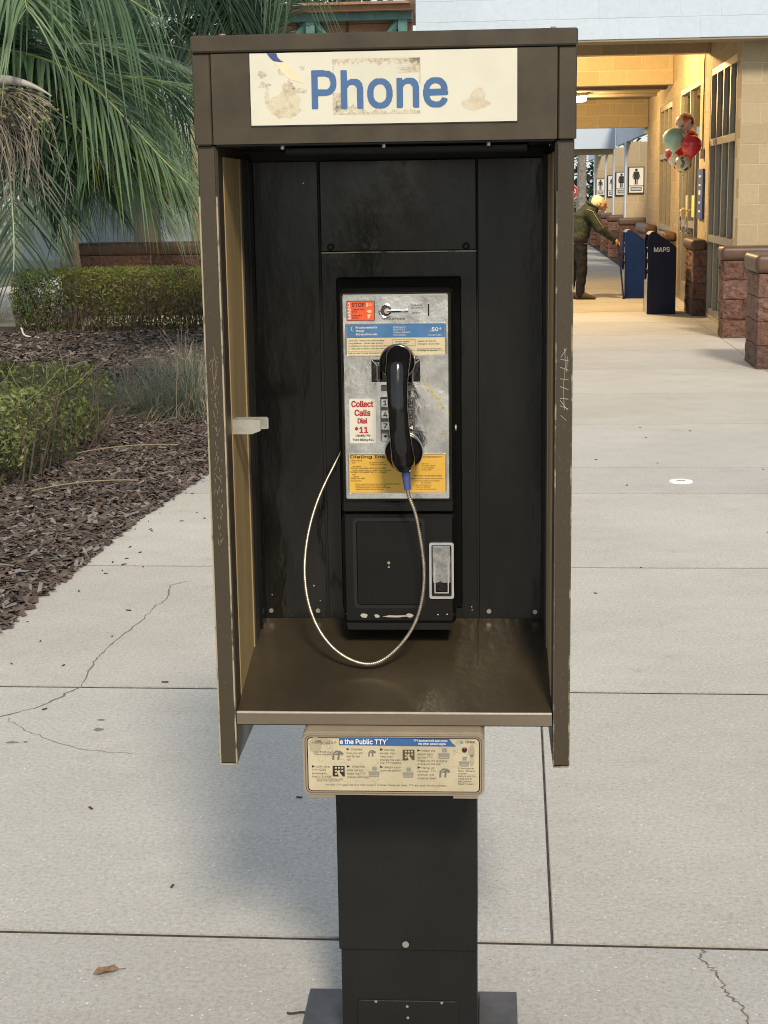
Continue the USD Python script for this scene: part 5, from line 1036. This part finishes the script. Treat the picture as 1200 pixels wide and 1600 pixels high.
def hedge(name, label, x0, x1, y0, y1, z0, z1, n, size, mats, seed, bare=(), rough=.06, twigs=260, skirt=.12):
    rs = np.random.default_rng(seed)
    t = thing(name, label, 'hedge')
    P = rs.uniform(0, 1, (n*3, 3)); 
    e = np.minimum(P, 1-P).min(1)                     # keep mostly the shell
    keep = rs.random(len(P)) < np.exp(-e*9)
    P = P[keep][:n]
    P = np.array([x0, y0, z0])+P*np.array([x1-x0, y1-y0, z1-z0])
    nz = meshkit.fbm(P*3.3+seed, 3, seed)-.5
    c = np.array([(x0+x1)/2, (y0+y1)/2, (z0+z1)/2]); hlf = np.array([x1-x0, y1-y0, z1-z0])/2
    q = (P-c)/hlf; r = np.maximum(np.abs(q).max(1), 1e-6); rr_ = np.linalg.norm(q, axis=1)
    q = q*(1-(.16*np.clip(rr_-1.02, 0, 1)))[:, None]   # round the corners
    P = c+q*hlf*(1+nz[:, None]*rough*2)
    lowk = (P[:, 2]-z0)/(z1-z0)
    keep = rs.random(len(P)) < np.clip(.18+lowk*2.4, 0, 1)
    for (bx_, bz_, rx_, rz_) in bare: keep &= (((P[:, 0]-bx_)/rx_)**2+((P[:, 2]-bz_)/rz_)**2 > 1) | (rs.random(len(P)) < .10)
    P = P[keep]; tone = meshkit.fbm(P*4+seed*2, 3, seed+1)+.25*(lowk[keep]-.5)
    o = np.quantile(tone, [.38, .72]); ids = np.digitize(tone, o)
    for k, m in enumerate((mats[2], mats[0], mats[1])):
        V, F = leaves(P[ids == k], size, rs, .3, (P[ids == k]-c)/hlf)
        put(t, 'foliage', (V, F), m, kind='stuff')
    tw = []
    for k in range(twigs):
        b = np.array([rs.uniform(x0+.06, x1-.06), rs.uniform(y0+.06, y1-.06), z0-.04]); e = np.array([b[0]+rs.normal(0, .12), b[1]+rs.normal(0, .12), z0+(z1-z0)*rs.uniform(.5, .97)])
        tw.append(tube(spline([b, (b+e)/2+rs.normal(0, .03, 3), e], 5), [.006, .005, .004, .003, .002], 4))
    put(t, 'branches', cat(tw), TWIG, kind='stuff')
    return t
hedge('clipped_hedge', 'long clipped dark olive hedge with a bare gap, behind the mulch bed', -5.78, -3.0, 17.65, 18.35, -.02, .73, 15000, .026, HG, 3, bare=((-5.02, .17, .18, .13),), twigs=320)
hedge('low_shrub', 'bright green low shrub at the left edge beside the mulch', -4.4, -2.50, 7.75, 9.75, -.03, .53, 22000, .0165, SG, 4, rough=.17, twigs=620)
# long loose stems over the shrub
tw = []
for k in range(26):
    b = np.array([rng.uniform(-3.3, -2.55), rng.uniform(7.9, 9.4), .40]); e = b+np.array([rng.normal(.05, .10), rng.normal(0, .1), rng.uniform(.12, .24)])
    tw.append(tube(spline([b, (b+e)/2+rng.normal(0, .02, 3), e], 5), .0018, 3))
put('/World/low_shrub', 'loose_stems', cat(tw), pm('stem_straw', (.22, .19, .12), .8), kind='stuff')

def tuft(label, cx, cy, n, ln_, sp, seed, mats, hmax=.6):
    rs = np.random.default_rng(seed); t = thing('ornamental_grass', label, 'grass clump', group='grass clumps in the bed')
    for m in mats:
        a = rs.uniform(0, 2*np.pi, n); rad = np.abs(rs.normal(0, sp*.28, n)); B = np.stack([cx+np.cos(a)*rad, cy+np.sin(a)*rad, np.full(n, .0)], -1)
        el = np.clip(rs.normal(.72, .42, n), .10, 1.5); D = np.stack([np.cos(a+rs.normal(0, .7, n))*np.cos(el), np.sin(a+rs.normal(0, .7, n))*np.cos(el), np.sin(el)], -1)
        N = np.cross(D, [0, 0, 1.0]); N /= np.linalg.norm(N, axis=1, keepdims=True)+1e-9
        V, F = ribbons(B, D, N, ln_*rs.uniform(.5, 1.15, n), np.full(n, .0034), rs.uniform(.25, .85, n), seg=7)
        V[:, 2] = np.maximum(V[:, 2], .006)
        put(t, 'blades', (V, F), m, kind='stuff')
GR = [leafm('grass_blue_green', (.19, .215, .165), .2), pm('grass_straw', (.36, .30, .20), .8, vscale=8, var=.25), leafm('grass_green', (.075, .115, .06), .2)]
tuft('grey green fountain grass spreading over the mulch beside the booth', -2.25, 10.9, 700, .78, .95, 21, GR)
tuft('flatter pale grass clump between the bright shrub and the fountain grass', -2.78, 11.2, 420, .62, .9, 24, GR[:2])
tuft('small straw coloured grass clump at the foot of the hedge', -2.75, 13.2, 300, .75, .7, 22, GR[1:2]+GR[:1])
tuft('pale wispy grass clump at far left behind the hedge', -6.6, 19.3, 420, .95, .9, 23, GR[:1]+GR[:1])
# fallen straws on the mulch
for lb_, a, b in (('long pale straw lying on the mulch nearest the grass', (-2.55, 8.9), (-2.02, 9.25)), ('curved pale straw lying across the lower mulch', (-2.45, 7.72), (-1.98, 8.05)), ('short pale straw at the left edge of the mulch', (-2.62, 6.95), (-2.48, 6.55))):
    t = thing('fallen_straw', lb_, 'straw', group='straws on the mulch'); a, b = np.array([*a, .045]), np.array([*b, .04])
    put(t, 'stem', tube(spline([a, (a+b)/2+np.array([0, .05, .012]), b], 10), .0038, 5), pm('stem_straw', (.22, .19, .12), .8))
t = thing('white_pipe', 'short white pipe lying in front of the hedge', 'pipe'); put(t, 'tube', tube(spline([(-5.50, 17.3, .09), (-5.42, 17.1, .05), (-5.33, 16.95, .03), (-5.12, 16.9, .02)], 14), .010, 8), STKW)

def tree(label, x, y, h, cr, n, mats, seed, trunk_r=.16, zc=None, size=.16):
    rs = np.random.default_rng(seed); t = thing('leafy_tree', label, 'tree', (x, y, -.15), group='trees in the distance')
    zc = zc or h*.62
    put(t, 'trunk', tube(spline([(0, 0, 0), (.05, .02, h*.3), (-.04, .05, h*.55), (.03, 0, h*.85)], 14), np.linspace(trunk_r, trunk_r*.25, 14), 10), pm('bark_grey', (.20, .18, .155), .95, vscale=10, var=.35, bump=.015, bscale=18))
    lb2 = []
    cl = []
    for k in range(26):
        a = rs.uniform(0, 6.283); q = rs.random()**.5; z = zc+(h-zc)*rs.uniform(-.8, .95); R = cr*q*math.sqrt(max(.1, 1-((z-zc)/(h-zc+.01))**2)); c = np.array([R*math.cos(a), R*math.sin(a), z]); cl.append(c)
        lb2.append(tube(spline([(0, 0, min(z*.7, h*.7)), c*[.5, .5, 0]+[0, 0, z*.88], c], 6), np.linspace(trunk_r*.35, .015, 6), 5))
    put(t, 'limbs', cat(lb2), _m['bark_grey'])
    cl = np.array(cl); ii = rs.integers(0, len(cl), n); dd = rs.normal(0, 1, (n, 3)); dd /= np.linalg.norm(dd, axis=1, keepdims=True)
    P = cl[ii]+dd*(rs.random((n, 1))**.4)*cr*np.array([.36, .36, .26]); tone = rs.random(len(cl))[ii]*.7+rs.random(n)*.3
    for k, m in enumerate(mats):
        s = (tone >= k/len(mats)) & (tone < (k+1)/len(mats)); V, F = leaves(P[s], size, rs, .4); put(t, 'crown', (V, F), m, kind='stuff')
TG = [leafm('tree_green_dark', (.028, .048, .024), .3), leafm('tree_green_mid', (.045, .07, .032), .3), leafm('tree_green_light', (.065, .095, .045), .3)]
tree('dark tree far behind the side building, at the left edge', -11.5, 33, 9, 4.2, 9000, TG, 51)
tree('broad dark tree behind the palms, left of the pavilion', -7.4, 36, 10, 4.5, 9000, TG, 52)
tree('pale trunked tree beyond the far end of the walkway', 2.30, 58, 12, 4.0, 6000, TG, 53, trunk_r=.20, zc=8.5)
tree('dense dark tree filling the end of the walkway', 4.6, 66, 11, 5.0, 8000, TG, 54, zc=4.5)
tree('dark tree at the left of the walkway end', .2, 72, 12, 5.2, 8000, TG, 55, zc=5)
